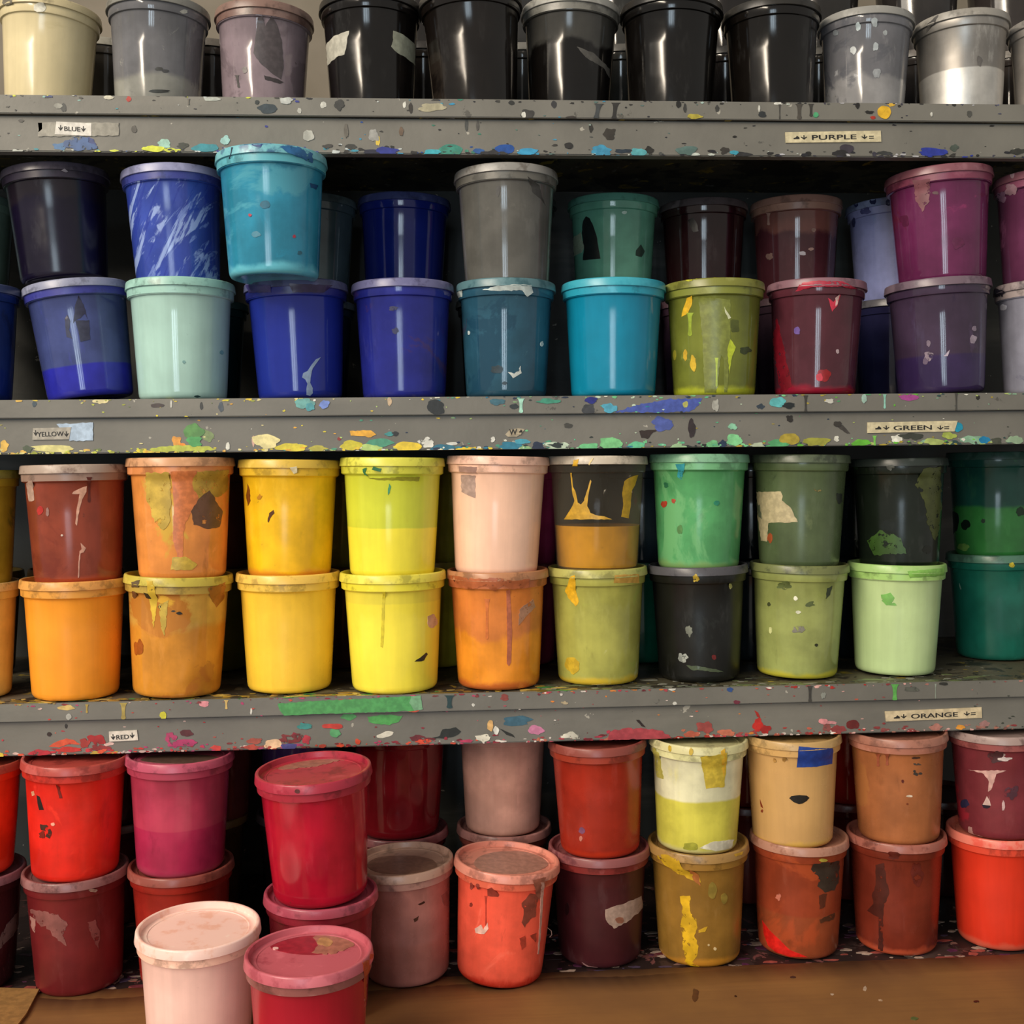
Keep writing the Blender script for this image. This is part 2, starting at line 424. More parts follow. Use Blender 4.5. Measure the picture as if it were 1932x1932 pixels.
S2 = dict(Y=.200)    # second row of a shelf
# ---- top shelf, left to right
tub('A1','A','cream white paint tub at the left end of the top shelf',-4,192,88,'cbbd96','c2b48e',Y=0.12,rough=.16,M=[('c4b68e',12,.6)],decals=[(B_,14,4,10,6,'6a6458'),(B_,75,14,12,9,'e0dccc')],clean=True)
tub('A2','A','mid grey paint tub with a paler grey band low on its wall, top shelf',200,397,297,'868680','7c7b75',Y=0.118,U='66666a',fill=.046,wav=.02,M=[('555558',14,.6),('8d8d88',26,.66)],decals=[(B_,347,22,7,4,'a8a8a0'),(B_,300,130,8,3,'4a4a48'),(B_,312,134,6,3,'48484a'),(B_,300,172,20,3,'3a3c3a')])
tub('A3','A','mauve grey paint tub with a dark peeled patch and a brownish lid, top shelf',405,592,497,'81737a','7f655c',Y=0.128,M=[('6a5e64',16,.56),('8d8088',20,.66)],band='755b54',decals=[(P_,[(482,70),(486,34),(495,30),(500,50),(512,30),(522,45),(532,80),(535,125),(530,150),(515,140),(490,118),(478,100)],'4f484b'),(P_,[(498,142),(520,148),(535,155),(528,158),(500,150)],'3c3638'),(R_,447,142,166,5,'3e3a3a',4),(B_,462,132,5,6,'4c4648')])
tub('A4','A','black paint tub with two torn strips of masking tape, top shelf',602,795,703,'0f0c0b','1c1a18',Y=0.1,rough=.12,decals=[(P_,[(614,85),(630,68),(659,58),(655,80),(650,103),(635,108),(617,124)],'b2afa2',1.0,'masking_tape'),(P_,[(742,58),(760,65),(783,84),(783,124),(765,108),(745,96),(738,88),(742,75)],'9a9d8c',1.0,'masking_tape')])
tub('A5','A','plain black brown paint tub with a smoky lid, right of the taped black tub',790,985,898,'14100e','3b3936',Y=0.082,rough=.12,M=[('221d19',14,.62)])
tub('A6','A','tub half filled with black paint under a pale translucent lid, top shelf',984,1170,1073,'0d0b0a','8f8e88',Y=0.104,U='3a3936',fill=.082,wav=.05,rough=.12,band='74736d',decals=[(P_,[(1088,88),(1120,100),(1150,130),(1150,148),(1140,130),(1105,108)],'52504c')])
tub('A7','A','glossy black paint tub standing between two other black tubs, top shelf',1168,1366,1265,'0c0a09','1a1816',Y=0.095,rough=.12)
tub('A8','A','black paint tub next to the mottled grey one, top shelf',1362,1550,1458,'100d0b','2a2825',Y=0.1,rough=.12,M=[('1c1815',14,.6)])
tub('A9','A','mottled grey paint tub flecked with white splashes, top shelf',1547,1722,1630,'8c8b8c','8f8e8a',Y=0.112,U='6b6b70',fill=.055,wav=.06,M=[('55565c',12,.56),('9b9b9e',26,.66)],liddirt='6d6c68',decals=[(B_,1619,50,5,8,'b6c4c8'),(B_,1650,42,6,9,'a8b0b4'),(B_,1652,88,5,8,'b0b8bc',.3),(B_,1610,95,6,7,'a0a8ac',.3),(B_,1654,138,7,9,'9a9ea2',.3),(B_,1577,62,5,6,'8e9498'),(B_,1670,62,4,5,'9aa0a2')])
tub('A10','A','silver metallic paint tub at the right of the top shelf',1724,1903,1815,'c9c6c0','938f88',Y=0.112,U='8f8b86',fill=.066,soft=.001,metal=.65,rough=.36,decals=[(B_,1848,115,5,10,'5f5c5a',.3),(P_,[(1750,45),(1772,26),(1765,42),(1748,62)],'4c4a48')])
tub('A11','A','pale grey paint tub cut off by the right edge of the frame, top shelf',1904,2085,1995,'948e88','8f8b86',Y=0.112)
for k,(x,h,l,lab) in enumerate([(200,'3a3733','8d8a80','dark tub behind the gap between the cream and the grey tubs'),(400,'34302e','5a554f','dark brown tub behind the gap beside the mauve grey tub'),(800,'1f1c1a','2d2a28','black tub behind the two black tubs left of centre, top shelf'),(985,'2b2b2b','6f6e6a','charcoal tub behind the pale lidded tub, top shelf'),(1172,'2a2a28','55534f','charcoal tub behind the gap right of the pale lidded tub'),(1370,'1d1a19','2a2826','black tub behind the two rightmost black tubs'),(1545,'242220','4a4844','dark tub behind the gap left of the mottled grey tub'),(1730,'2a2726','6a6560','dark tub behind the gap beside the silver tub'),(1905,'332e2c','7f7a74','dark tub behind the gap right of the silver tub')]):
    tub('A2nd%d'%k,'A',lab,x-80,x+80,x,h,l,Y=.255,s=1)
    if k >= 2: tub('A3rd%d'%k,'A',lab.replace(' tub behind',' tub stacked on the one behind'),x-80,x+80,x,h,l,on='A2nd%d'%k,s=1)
# ---- second shelf, lower front tubs
tub('L0','B','dark blue paint tub cut off by the left edge, second shelf, bottom tier',-165,38,-62,'122862','3a4468',M=[('0e1c44',14,.55)])
tub('L1','B','leaning translucent tub a quarter full of violet blue paint',33,252,172,'2c2ea0','8c90a8',Y=.088,s=1.0,sz=.97,U='404a7c',fill=.037,soft=.0015,wav=.004,band='3c3f92',M=[('4a568c',10,.62,(1,1,.5),(0,0,0),.5)],decals=[(P_,[(138,610),(142,575),(148,557),(158,575),(165,602),(160,592),(152,600),(142,605)],'2e2f48'),(P_,[(122,602),(127,594),(133,606),(130,622),(137,640),(126,636)],'303350'),(P_,[(142,605),(168,604),(170,640),(152,645),(148,625)],'34364c')])
tub('L2','B','pale mint green paint tub under the brush streaked blue one',236,444,345,'a0c2b9','93beb3',Y=.055,band='9cc7bc',M=[('9fc5bb',14,.62)],decals=[(B_,418,665,4,4,'6fa0a0'),(B_,372,748,6,2,'27474a'),(B_,347,683,3,3,'7ea8a6')],clean=True)
tub('L3','B','deep blue paint tub with a white squiggle drip, below the tilted cyan tub',460,656,567,'1c2a84','565a80',Y=.07,rough=.11,band='22287a',decals=[(P_,[(605,674),(596,678),(588,688),(580,700),(572,704),(570,712),(576,716),(580,724),(578,735),(578,745),(585,747),(590,742),(590,732),(585,722),(586,712),(590,695),(597,685)],'8296b4',.4,'paint_drip'),(P_,[(462,538),(510,537),(512,552),(470,552)],'3a3468'),(P_,[(545,535),(628,538),(610,552),(552,552)],'33264c')],clean=True)
tub('L4','B','deep blue violet paint tub with a smudged greyish lid, below centre left',663,856,763,'22287e','6c6c94',rough=.13,M=[('3a2a5e',10,.60)],liddirt='3a3658',decals=[(B_,742,582,9,4,'191c4c',.4),(B_,746,624,6,6,'1c1e50',.4)])
tub('L5','B','slate teal paint tub with a white smear on its rim, second shelf centre',861,1048,955,'285064','557880',M=[('1c3e52',14,.55),('3e6674',22,.66),('442c42',12,.64)],liddirt='2f545e',decals=[(P_,[(910,547),(935,540),(970,536),(1003,538),(1006,552),(995,560),(985,548),(940,549)],'ccdad8',1.0),(P_,[(958,702),(970,705),(978,698),(982,690),(984,704),(974,710),(968,714)],'d5dcd8',1.2),(B_,938,697,11,8,'16303c',.3),(B_,1022,649,3,5,'c0d0d0'),(B_,885,628,2,4,'c0d0d0'),(B_,952,723,5,3,'142a34'),(P_,[(862,552),(872,548),(872,560),(864,562)],'c4d0cc')])
tub('L6','B','bright turquoise paint tub with a clean lid, right of centre',1058,1257,1157,'0f7a9a','3fa4b8',rough=.14,band='2a9ab4',liddirt='2f94aa',M=[('1886a6',14,.62)],clean=True)
tub('L7','B','olive green paint tub covered in yellow drips and runs',1252,1443,1348,'6a712c','7c7e38',M=[('66702a',12,.55),('7c8438',22,.66)],lo='a8b030',band='7e8438',decals=[(P_,[(1296,562),(1306,558),(1306,572),(1298,592),(1286,598),(1290,580)],'e0b42c'),(R_,1302,590,634,8,'93a634'),(P_,[(1318,560),(1378,565),(1378,640),(1372,740),(1366,740),(1366,680),(1360,670),(1350,745),(1330,745),(1326,650)],'78803a',.9),(P_,[(1378,640),(1388,655),(1380,678),(1376,705),(1372,660)],'b8c838'),(R_,1352,675,730,4,'a8bc38'),(B_,1308,686,6,14,'d8b434',.3),(B_,1293,670,4,10,'d0aa38',.3),(B_,1273,670,3,9,'b0a838'),(B_,1406,661,12,6,'3a4422',.35),(P_,[(1366,578),(1373,590),(1379,600),(1374,602),(1368,590)],'d8dcb8'),(P_,[(1352,520),(1378,512),(1380,517),(1356,523)],'d8d038'),(B_,1385,514,6,3,'26281c'),(B_,1300,528,6,3,'b8b83c'),(B_,1385,614,10,12,'525a26',.4)])
tub('L8','B','plum red paint tub with a crimson smear around its rim',1447,1636,1538,'4c242e','85626c',M=[('7c1c30',9,.60,(1,1,.5)),('4c2a34',14,.60)],lo='8a1830',liddirt='5e424c',decals=[(P_,[(1500,550),(1512,534),(1540,530),(1590,531),(1618,545),(1610,546),(1585,540),(1540,542)],'b42c44',1.2),(P_,[(1562,562),(1572,570),(1586,556),(1580,576),(1570,588),(1566,576)],'c03048',1.0),(P_,[(1576,562),(1584,556),(1580,574),(1576,578)],'c8a8a4'),(B_,1554,708,13,12,'8a1418'),(B_,1546,712,6,8,'c82838'),(B_,1504,624,6,7,'6a5098'),(P_,[(1466,600),(1476,640),(1486,690),(1494,730),(1474,742),(1466,700),(1458,640)],'7a1424',2),(B_,1580,663,3,4,'b09aa0')])
tub('L9','B','dark purple paint tub with white flecks, under the magenta one',1668,1872,1777,'32244a','6f5e6a',U='3c2e42',fill=.045,soft=.002,M=[('463650',14,.6,(1,1,.4))],liddirt='4a3c48',decals=[(B_,1752,672,9,8,'8a7a88',.4),(B_,1746,682,5,6,'6a5a70'),(B_,1836,640,6,8,'a090a0',.3),(B_,1838,620,4,5,'8e7e90'),(B_,1752,648,4,6,'7a6a7c'),(P_,[(1780,672),(1792,660),(1788,672)],'b0a0b0')])
tub('L10','B','silver lilac paint tub cut off by the right edge, second shelf bottom',1874,2078,1976,'9c9cac','9a8c8c',metal=.3,rough=.3,M=[('7c7c90',12,.6)],band='aa9c9a',liddirt='3f3a42',decals=[(B_,1893,580,6,6,'d0d0dc'),(B_,1885,553,10,8,'2c2830',.4)])
# second shelf, second row
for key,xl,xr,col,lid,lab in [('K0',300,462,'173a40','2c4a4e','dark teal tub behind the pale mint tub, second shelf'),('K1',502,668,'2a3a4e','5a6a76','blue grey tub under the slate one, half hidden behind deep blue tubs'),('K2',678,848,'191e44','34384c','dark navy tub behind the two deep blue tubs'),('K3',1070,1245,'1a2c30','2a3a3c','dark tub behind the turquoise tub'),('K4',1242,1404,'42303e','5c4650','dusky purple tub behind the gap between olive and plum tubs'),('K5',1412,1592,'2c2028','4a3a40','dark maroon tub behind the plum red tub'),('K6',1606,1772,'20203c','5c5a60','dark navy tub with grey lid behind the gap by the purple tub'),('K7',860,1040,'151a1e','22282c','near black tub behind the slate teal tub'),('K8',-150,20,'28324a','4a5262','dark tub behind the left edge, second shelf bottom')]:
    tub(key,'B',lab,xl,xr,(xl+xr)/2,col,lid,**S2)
tub('K1u','B','pale slate translucent tub behind the tilted cyan one',505,666,584,'465a62','506268',on='K1',M=[('566a70',12,.6)],s=1)
tub('K2u','B','royal blue paint tub in the upper tier beside the slate tub',674,851,762,'14206a','3a4270',on='K2',rough=.1,s=1,clean=True)
tub('K3u','B','sage green tub with black flaked patches and a torn label',1070,1245,1157,'568c78','4f8576',on='K3',s=1,M=[('578e7a',14,.6)],decals=[(P_,[(1098,440),(1100,418),(1106,408),(1113,412),(1120,428),(1127,450),(1133,488),(1100,491),(1102,470)],'1a201f',.6),(P_,[(1079,450),(1096,438),(1102,468),(1098,476),(1080,484)],'94a48c',.8,'torn_label'),(P_,[(1209,461),(1216,474),(1210,485),(1199,482),(1200,472)],'22382f'),(B_,1178,401,5,3,'b0c8bc')])
tub('K4u','B','very dark maroon tub with a scarlet splash on its lid',1245,1410,1328,'220d10','484042',on='K4',rough=.1,decals=[(B_,1304,361,15,6,'c04028',.3),(P_,[(1298,415),(1308,410),(1316,425),(1318,436),(1308,438),(1302,428)],'120c0c')])
tub('K5u','B','brownish maroon tub with pale specks and a dusty pink lid',1412,1592,1502,'46232a','8d6a5e',on='K5',s=1,U='6c443e',fill=.09,wav=.05,band='9a7464',M=[('6a3c3c',12,.6)],decals=[(B_,1514,478,6,4,'b8b0b8'),(B_,1452,484,6,7,'8e7068',.4),(R_,1450,402,425,5,'9a7a70'),(B_,1535,434,4,4,'8e7068'),(B_,1530,470,5,3,'a08078')])
tub('K6u','B','lavender paint tub with navy specks on its rim, behind the magenta tub',1598,1770,1688,'868cba','7480a2',on='K6',s=1,M=[('9298c6',12,.6)],decals=[(B_,1647,380,6,6,'1e2448'),(B_,1615,386,4,5,'2a3058'),(B_,1633,398,9,7,'4c5080',.4),(B_,1611,420,3,9,'3c4068'),(B_,1676,382,5,6,'2c3258')])
tub('K7u','B','dark grey tub behind the smoky grey one, upper tier',880,1046,962,'23282a','33383a',on='K7',s=1)
tub('K8u','B','grey green tub at the left edge behind the leaning dark purple tub',-150,20,-66,'62786c','5a6e66',on='K8',s=1)
# second shelf, upper front
tub('U0','B','very dark purple tub leaning left on the half empty blue one',-4,212,122,'110c20','4c4754',on='L1',Y=.084,s=1.0,sz=.93,U='1c1620',fill=.095,wav=.05,rough=.2,band='322c3c',M=[('1e1828',10,.6,(1,1,.3))],decals=[(P_,[(115,322),(122,318),(128,324),(124,326)],'8a8690'),(P_,[(192,302),(197,300),(200,318),(196,322)],'8a8690')])
tub('U1','B','royal blue tub with pale brush strokes showing through its wall',228,421,337,'33469a','8e90b4',on='L2',Y=.066,band='3c4490',rough=.14,M=[('8ea2d2',1,.53,(60,16,10),(0,-.55,0),.85),('2a3a90',1,.54,(150,20,12),(0,-.45,0),.9),('6f84c0',1,.60,(90,20,16),(0,-.7,0),.7)])
tub('U2','B','tilted cyan blue tub whose lid overlaps the fascia above it',410,613,517,'2c7f9c','70b2bd',on='L3',Y=.004,s=1.02,rough=.12,lo='62b8cc',band='5cabba',liddirt='1f3c74',M=[('4a94a8',9,.56),('287e9c',14,.62)],decals=[(P_,[(505,262),(512,258),(560,262),(566,272),(545,270)],'1f2c5c'),(P_,[(468,270),(498,268),(492,278),(480,276)],'26427c'),(P_,[(528,277),(560,275),(590,290),(588,308),(572,300),(560,296),(548,290)],'2e6aa0',1.5),(B_,500,386,9,8,'25647c',.2),(P_,[(584,345),(600,350),(596,358),(586,354)],'1c4c78'),(B_,472,406,3,3,'b03c50'),(B_,555,446,3,3,'a83c50'),(B_,483,442,8,6,'357a92'),(R_,438,278,300,2,'24364c',-4),(B_,565,477,4,4,'2e6478')])
tub('U5','B','smoky grey paint tub with a silver lid, upper tier centre',857,1052,957,'575652','8c8a86',on='L5',rough=.1,s=1.02,band='686660',M=[('615f5a',10,.6)],liddirt='5d5650',decals=[(P_,[(995,333),(1018,350),(1022,372),(1029,388),(1020,375),(1004,362),(1000,345)],'3c3b39'),(P_,[(937,352),(942,350),(944,360),(940,372),(936,368)],'2c2b2a')])
tub('U9','B','magenta purple tub with crimson rim stains, upper tier right',1668,1875,1779,'5e2449','80505a',on='L9',sz=.965,M=[('84305c',10,.58),('5c1c36',16,.62)],band='7c3c52',liddirt='5c2434',decals=[(B_,1765,364,6,3,'4a1424'),(B_,1707,416,9,10,'5a2040',.35),(B_,1807,458,12,10,'5c2044',.35),(P_,[(1722,340),(1755,338),(1754,380),(1740,400),(1728,380)],'7c4c54',2)])
tub('U10','B','dusky magenta tub with pink speckle cut off by the right edge',1872,2080,1976,'5e304c','8a5a66',on='L10',M=[('82486a',12,.6)],band='8a4e66',decals=[(B_,1908,358,10,12,'a88490',.5),(B_,1890,372,9,9,'94708a',.5),(B_,1910,330,4,6,'c0a0a8')])
# ---- third shelf, lower front
tub('c0','C','pale straw yellow tub cut off by the left edge, bottom tier',-165,35,-62,'d8b45c','dcb46c',Y=.055)
tub('c1','C','plain orange paint tub, bottom tier, far left',35,242,142,'f0982c','e0a054',yb=1325,band='e6a044',rough=.24,clean=True)
tub('c2','C','mustard brown tub streaked with yellow, under the orange smeared tub',233,440,333,'c8862e','c4b24a',yb=1321,U='c69c48',fill=.078,soft=.006,wav=.03,M=[('b06f2c',12,.56),('d8a83c',14,.62)],band='b89a44',decals=[(P_,[(276,1095),(288,1096),(298,1130),(290,1185),(284,1150)],'dcb83c',1.5),(P_,[(300,1140),(318,1132),(310,1200),(304,1185)],'ceb048',1.5),(P_,[(248,1098),(264,1094),(262,1108),(250,1108)],'6a5a40'),(B_,254,1122,4,7,'6e4a2c'),(P_,[(272,1118),(280,1120),(286,1130),(276,1128)],'3a3420'),(B_,338,1157,5,3,'2a241c',.4),(B_,327,1153,4,1.6,'3a3424'),(B_,301,1145,3,2.5,'3a3428'),(P_,[(392,1110),(425,1098),(422,1130),(408,1146),(398,1130)],'ae6c2c',1.5),(B_,262,1222,8,16,'a8581c',.35)])
tub('c3','C','clean golden yellow tub, bottom tier',445,642,546,'f0c23c','eec45c',yb=1311,band='eec452',rough=.26,clean=True)
tub('c4','C','bright lemon yellow tub with a small black nick, bottom tier',641,841,745,'ecdc48','e4d850',yb=1311,band='e8dc3e',U='e0d24a',fill=.102,soft=.001,decals=[(P_,[(782,1248),(796,1238),(804,1231),(807,1234),(800,1246),(790,1248)],'2c281c'),(P_,[(722,1118),(728,1116),(726,1140),(724,1200),(722,1222),(718,1220),(720,1170)],'dccb34',.5,'paint_drip'),(B_,815,1172,10,12,'d8b088',.4)],clean=True)
tub('c5','C','orange tub crusted with brown paint round its rim and long drips',843,1034,941,'e08c2a','b9805a',yb=1304,U='cf7a38',fill=.062,wav=.05,M=[('c87848',10,.60),('b08a60',14,.66)],lo='c4662c',band='b8673c',decals=[(P_,[(846,1085),(880,1090),(900,1092),(940,1090),(968,1096),(1000,1092),(996,1108),(965,1112),(950,1104),(935,1115),(915,1106),(890,1112),(850,1106)],'b4623a',1.2),(P_,[(955,1115),(962,1112),(965,1160),(966,1200),(964,1250),(960,1257),(956,1252),(957,1200)],'b8684a',.4,'paint_drip'),(R_,919,1130,1206,6,'cc7034'),(P_,[(980,1150),(1005,1130),(1010,1145),(990,1165),(978,1180)],'b48468',1.2)])
tub('c6','C','yellow green tub with yellow tape scraps on its rim, bottom tier',1033,1221,1129,'a09f4e','b4b062',yb=1295,lo='d8b838',M=[('b8b878',12,.62),('98a04c',14,.62)],decals=[(P_,[(1076,1088),(1085,1085),(1086,1112),(1092,1135),(1086,1144),(1072,1128),(1066,1116)],'e8b428',1.0),(P_,[(1160,1085),(1205,1083),(1206,1100),(1158,1100)],'c89c48',.8),(P_,[(1116,1292),(1152,1290),(1150,1296),(1120,1296)],'e0dcc8'),(B_,1080,1255,14,15,'cfae34',.3)])
tub('c7','C','black paint tub with a yellow fleck on its rim, below the mint green one',1222,1411,1320,'131412','504f54',yb=1290,rough=.3,M=[('1e211f',12,.6)],liddirt='222226',decals=[(B_,1313,1091,6,7,'c8ac3c',.5),(B_,1378,1106,3,5,'a0a060'),(B_,1300,1190,6,10,'7c8074',.5),(B_,1290,1242,8,8,'a0a49c',.6),(B_,1284,1240,4,8,'8c908a'),(P_,[(1295,1255),(1325,1258),(1350,1262),(1365,1268),(1330,1266),(1305,1264)],'4c5840',1.0),(B_,1347,1240,4,5,'6a2020')])
tub('c8','C','moss green tub with dark and white specks and a grimy lid, bottom tier',1414,1603,1504,'8e9656','72784a',yb=1285,M=[('8a9450',12,.58),('a8b068',22,.66)],lo='c0b83c',liddirt='3c4230',decals=[(B_,1480,1105,12,8,'5a6638',.5),(P_,[(1560,1110),(1570,1105),(1566,1122),(1558,1130)],'2f3820'),(B_,1501,1129,4,4,'e0e0c8'),(B_,1506,1155,5,3,'d8d8bc'),(B_,1454,1189,3,6,'d8dc98'),(B_,1507,1187,11,7,'8c8878',.4),(B_,1528,1140,8,5,'5c683a',.5),(B_,1451,1140,3,4,'4a5030'),(B_,1540,1217,3,3,'30341e')])
tub('c9','C','light pistachio green tub with a green smudge, the palest on its shelf',1598,1787,1689,'b2c890','a6c87c',yb=1279,band='a4cc74',rough=.22,liddirt='8cc060',decals=[(P_,[(1662,1122),(1680,1118),(1688,1128),(1684,1136),(1692,1142),(1672,1142),(1664,1134)],'7cbc5c',1.2),(P_,[(1712,1078),(1755,1074),(1782,1072),(1780,1086),(1716,1090)],'86bc58',.8)],clean=True)
tub('c10','C','deep teal green tub set back at the right end, bottom tier',1784,1972,1880,'165a4c','4e7664',yb=1249,rough=.2,M=[('1c6656',12,.6)],decals=[(B_,1909,1066,5,5,'c8b840'),(P_,[(1810,1100),(1814,1112),(1812,1112)],'78988c')])
# third shelf, second row
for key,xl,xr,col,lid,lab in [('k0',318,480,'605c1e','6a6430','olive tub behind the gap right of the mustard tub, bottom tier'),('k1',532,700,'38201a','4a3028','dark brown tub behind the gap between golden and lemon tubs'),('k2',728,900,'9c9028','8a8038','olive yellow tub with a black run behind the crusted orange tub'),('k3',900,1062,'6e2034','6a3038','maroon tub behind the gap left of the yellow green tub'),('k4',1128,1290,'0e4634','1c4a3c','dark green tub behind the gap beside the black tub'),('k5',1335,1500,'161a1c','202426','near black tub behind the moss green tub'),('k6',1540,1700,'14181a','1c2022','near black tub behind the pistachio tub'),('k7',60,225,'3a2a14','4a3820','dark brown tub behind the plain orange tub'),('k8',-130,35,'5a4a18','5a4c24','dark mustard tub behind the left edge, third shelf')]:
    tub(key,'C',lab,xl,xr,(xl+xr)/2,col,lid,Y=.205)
for key,on,xl,xr,col,lid,lab in [('k0u','k0',318,480,'5a2c1c','6a4030','red brown tub behind the orange smeared tub, upper tier'),('k1u','k1',532,700,'6a6224','6e6830','olive tub behind the gap between the gold and lime topped tubs'),('k2u','k2',728,900,'7c7424','7a7630','olive yellow tub whose lid shows above the lime topped tub'),('k3u','k3',900,1062,'9a3058','8a3850','raspberry tub behind the pale peach one, upper tier'),('k4u','k4',1128,1290,'202a30','2a3238','dark slate tub behind the gap left of the mint green tub'),('k5u','k5',1335,1500,'101416','1a1e20','near black tub behind the gap right of the mint green tub'),('k6u','k6',1540,1700,'121618','1c2022','near black tub behind the gap beside the tub with the torn cream label'),('k7u','k7',60,225,'34201a','3c2820','dark brown tub behind the brick red one')]:
    tub(key,'C',lab,xl,xr,(xl+xr)/2,col,lid,on=on)
# third shelf, upper front
tub('u0','C','olive ochre tub cut off by the left edge, third shelf upper tier',-165,35,-62,'a08c28','8f8438',on='c0',M=[('6c6a28',8,.58)])
tub('u1','C','brick red tub with white drips and a greyish rim, far left',36,243,147,'823a28','aa9688',on='c1',rough=.18,band='967a6c',liddirt='5c3c30',lo='a8482a',M=[('6c2c20',10,.6)],decals=[(P_,[(138,928),(150,922),(164,917),(163,928),(155,942),(150,960),(147,978),(145,992),(142,988),(144,965),(148,945),(150,932),(136,932)],'d6a48c',.5,'paint_drip'),(P_,[(152,1024),(158,1030),(162,1034),(158,1042),(152,1044),(150,1065),(149,1090),(147,1090),(148,1060),(150,1040),(154,1036)],'cf9c88',.4,'paint_drip'),(P_,[(50,912),(62,906),(65,944),(55,946),(52,930)],'b89888',1.0),(B_,76,963,6,8,'b8302c'),(B_,117,1010,2,2,'e8d0c0'),(B_,90,966,3,8,'a07870'),(R_,168,900,948,6,'5c241c')])
tub('u2','C','orange and ochre smeared tub with a dark window rubbed in its side',237,443,344,'dc8c44','d09a70',on='c2',band='d88a50',M=[('c4a040',9,.54),('e09050',12,.60)],decals=[(P_,[(322,890),(370,888),(372,920),(374,940),(366,960),(350,985),(346,1010),(345,1045),(342,1072),(337,1070),(334,1045),(326,1020),(328,960),(326,920)],'d67c46',1.0,'paint_drip'),(P_,[(372,890),(430,886),(430,920),(418,935),(400,940),(380,945),(364,920),(362,905)],'b8963c',1.5),(P_,[(360,965),(376,940),(395,925),(410,950),(420,965),(414,994),(395,998),(365,990)],'6a4a38',1.5),(P_,[(276,892),(320,892),(322,940),(320,985),(308,1000),(292,985),(276,940)],'ccac4a',2),(P_,[(325,1052),(350,1050),(372,1065),(362,1075),(322,1075)],'c8a840',1)])
tub('u3','C','golden yellow tub with dark nicks and a white fleck on its rim',449,643,546,'e6b41c','d8b448',on='c3',rough=.2,lo='d89028',band='e0b430',liddirt='a88a40',decals=[(P_,[(467,912),(472,925),(473,945),(468,955),(465,940)],'7a4414'),(P_,[(508,968),(516,962),(518,968),(510,978),(507,986),(505,984)],'5a3410'),(P_,[(521,955),(524,958),(522,963)],'5a3410'),(P_,[(546,882),(560,880),(560,892),(554,894)],'ece0b8'),(B_,490,938,4,5,'c88a1c',.4)])
tub('u4','C','lime topped tub half full of lemon yellow paint',641,839,740,'e8da40','dcd854',on='c4',rough=.14,U='c4ca3c',fill=.056,soft=.001,band='d0cf44',decals=[(P_,[(685,885),(692,882),(690,892),(694,898),(688,896)],'3a7a48',1),(P_,[(705,880),(720,884),(718,890),(702,886)],'3a7a58',1),(P_,[(694,901),(720,902),(755,900),(792,900),(790,908),(745,906),(715,906)],'9a9a30',.8),(P_,[(734,912),(738,918),(735,930),(732,934),(732,922)],'3a8a4c',.6)],clean=True)
tub('u5','C','pale peach pink tub with a grey torn patch on its rim, third shelf',843,1036,936,'ecc0a6','e6b8a2',on='c5',rough=.16,band='ecbca2',decals=[(P_,[(867,880),(900,881),(898,892),(868,891)],'a88478',.6),(P_,[(870,896),(897,897),(897,940),(884,935),(871,928),(870,905)],'b09488',.8,'torn_label')],clean=True)
tub('u6','C','clear tub half full of ochre paint with splashes up its wall',1032,1222,1127,'cc9218','c4b8a6',on='c6',clear=True,fill=.054,decals=[(P_,[(1064,980),(1072,968),(1080,955),(1084,945),(1080,930),(1078,912),(1076,892),(1079,892),(1081,918),(1086,928),(1090,948),(1096,952),(1102,945),(1106,930),(1114,905),(1116,908),(1110,935),(1108,955),(1114,968),(1124,972),(1140,974),(1155,980)],'c89c34',.5),(P_,[(1172,975),(1176,955),(1174,930),(1178,908),(1190,900),(1204,896),(1198,915),(1192,925),(1190,950),(1186,978)],'b8921c',.6),(P_,[(1082,868),(1092,866),(1090,880),(1080,880)],'e0b030'),(P_,[(1116,866),(1120,864),(1112,878),(1110,876)],'e8d090'),(P_,[(1182,856),(1200,854),(1202,858),(1196,862),(1188,860)],'24201c')],clean=True)
tub('u7','C','mint green tub with a blue smudge and red dots, third shelf',1225,1414,1318,'50985f','7cae8c',on='c7',rough=.17,M=[('66a46c',9,.58),('4c9a64',12,.62)],lo='7ca464',band='70b07e',decals=[(P_,[(1275,876),(1292,874),(1290,890),(1286,905),(1278,900),(1280,888)],'2f94a0',1.2),(B_,1253,951,6,6,'a8402c',.3),(B_,1271,945,4,4,'b0503c',.3),(B_,1283,999,5,9,'5a8a50'),(B_,1352,949,5,5,'2c8468'),(B_,1257,915,4,5,'2c6a48',.3)])
tub('u8','C','dark olive tub with a torn cream paper label, third shelf',1417,1605,1508,'4c5a3c','56614c',on='c8',rough=.24,M=[('5e6a48',9,.56),('3c4832',14,.6)],liddirt='30372c',decals=[(P_,[(1423,928),(1473,927),(1477,936),(1475,944),(1492,958),(1505,985),(1450,987),(1448,1005),(1447,1022),(1436,1020),(1430,980),(1426,955)],'bcae88',1.0,'torn_label'),(B_,1453,1015,5,9,'a0502c'),(P_,[(1428,948),(1434,952),(1438,980),(1432,975)],'6a7058',1),(B_,1543,924,6,4,'8a7c48',.4),(B_,1583,940,6,10,'2a3028',.4)])
tub('u9','C','blackish green tub with an olive stain on its right side',1606,1786,1697,'141b14','2a322e',on='c9',Y=.075,rough=.2,M=[('2c4424',9,.58),('161c1a',14,.6)],decals=[(P_,[(1742,885),(1775,880),(1776,950),(1772,1000),(1764,1020),(1750,990),(1745,950),(1736,930),(1726,915)],'454c22',2),(B_,1749,1037,8,8,'14180f',.3),(B_,1680,882,7,5,'5c605c',.4),(P_,[(1636,1020),(1660,1000),(1700,1015),(1710,1045),(1650,1048)],'34521e',2)])
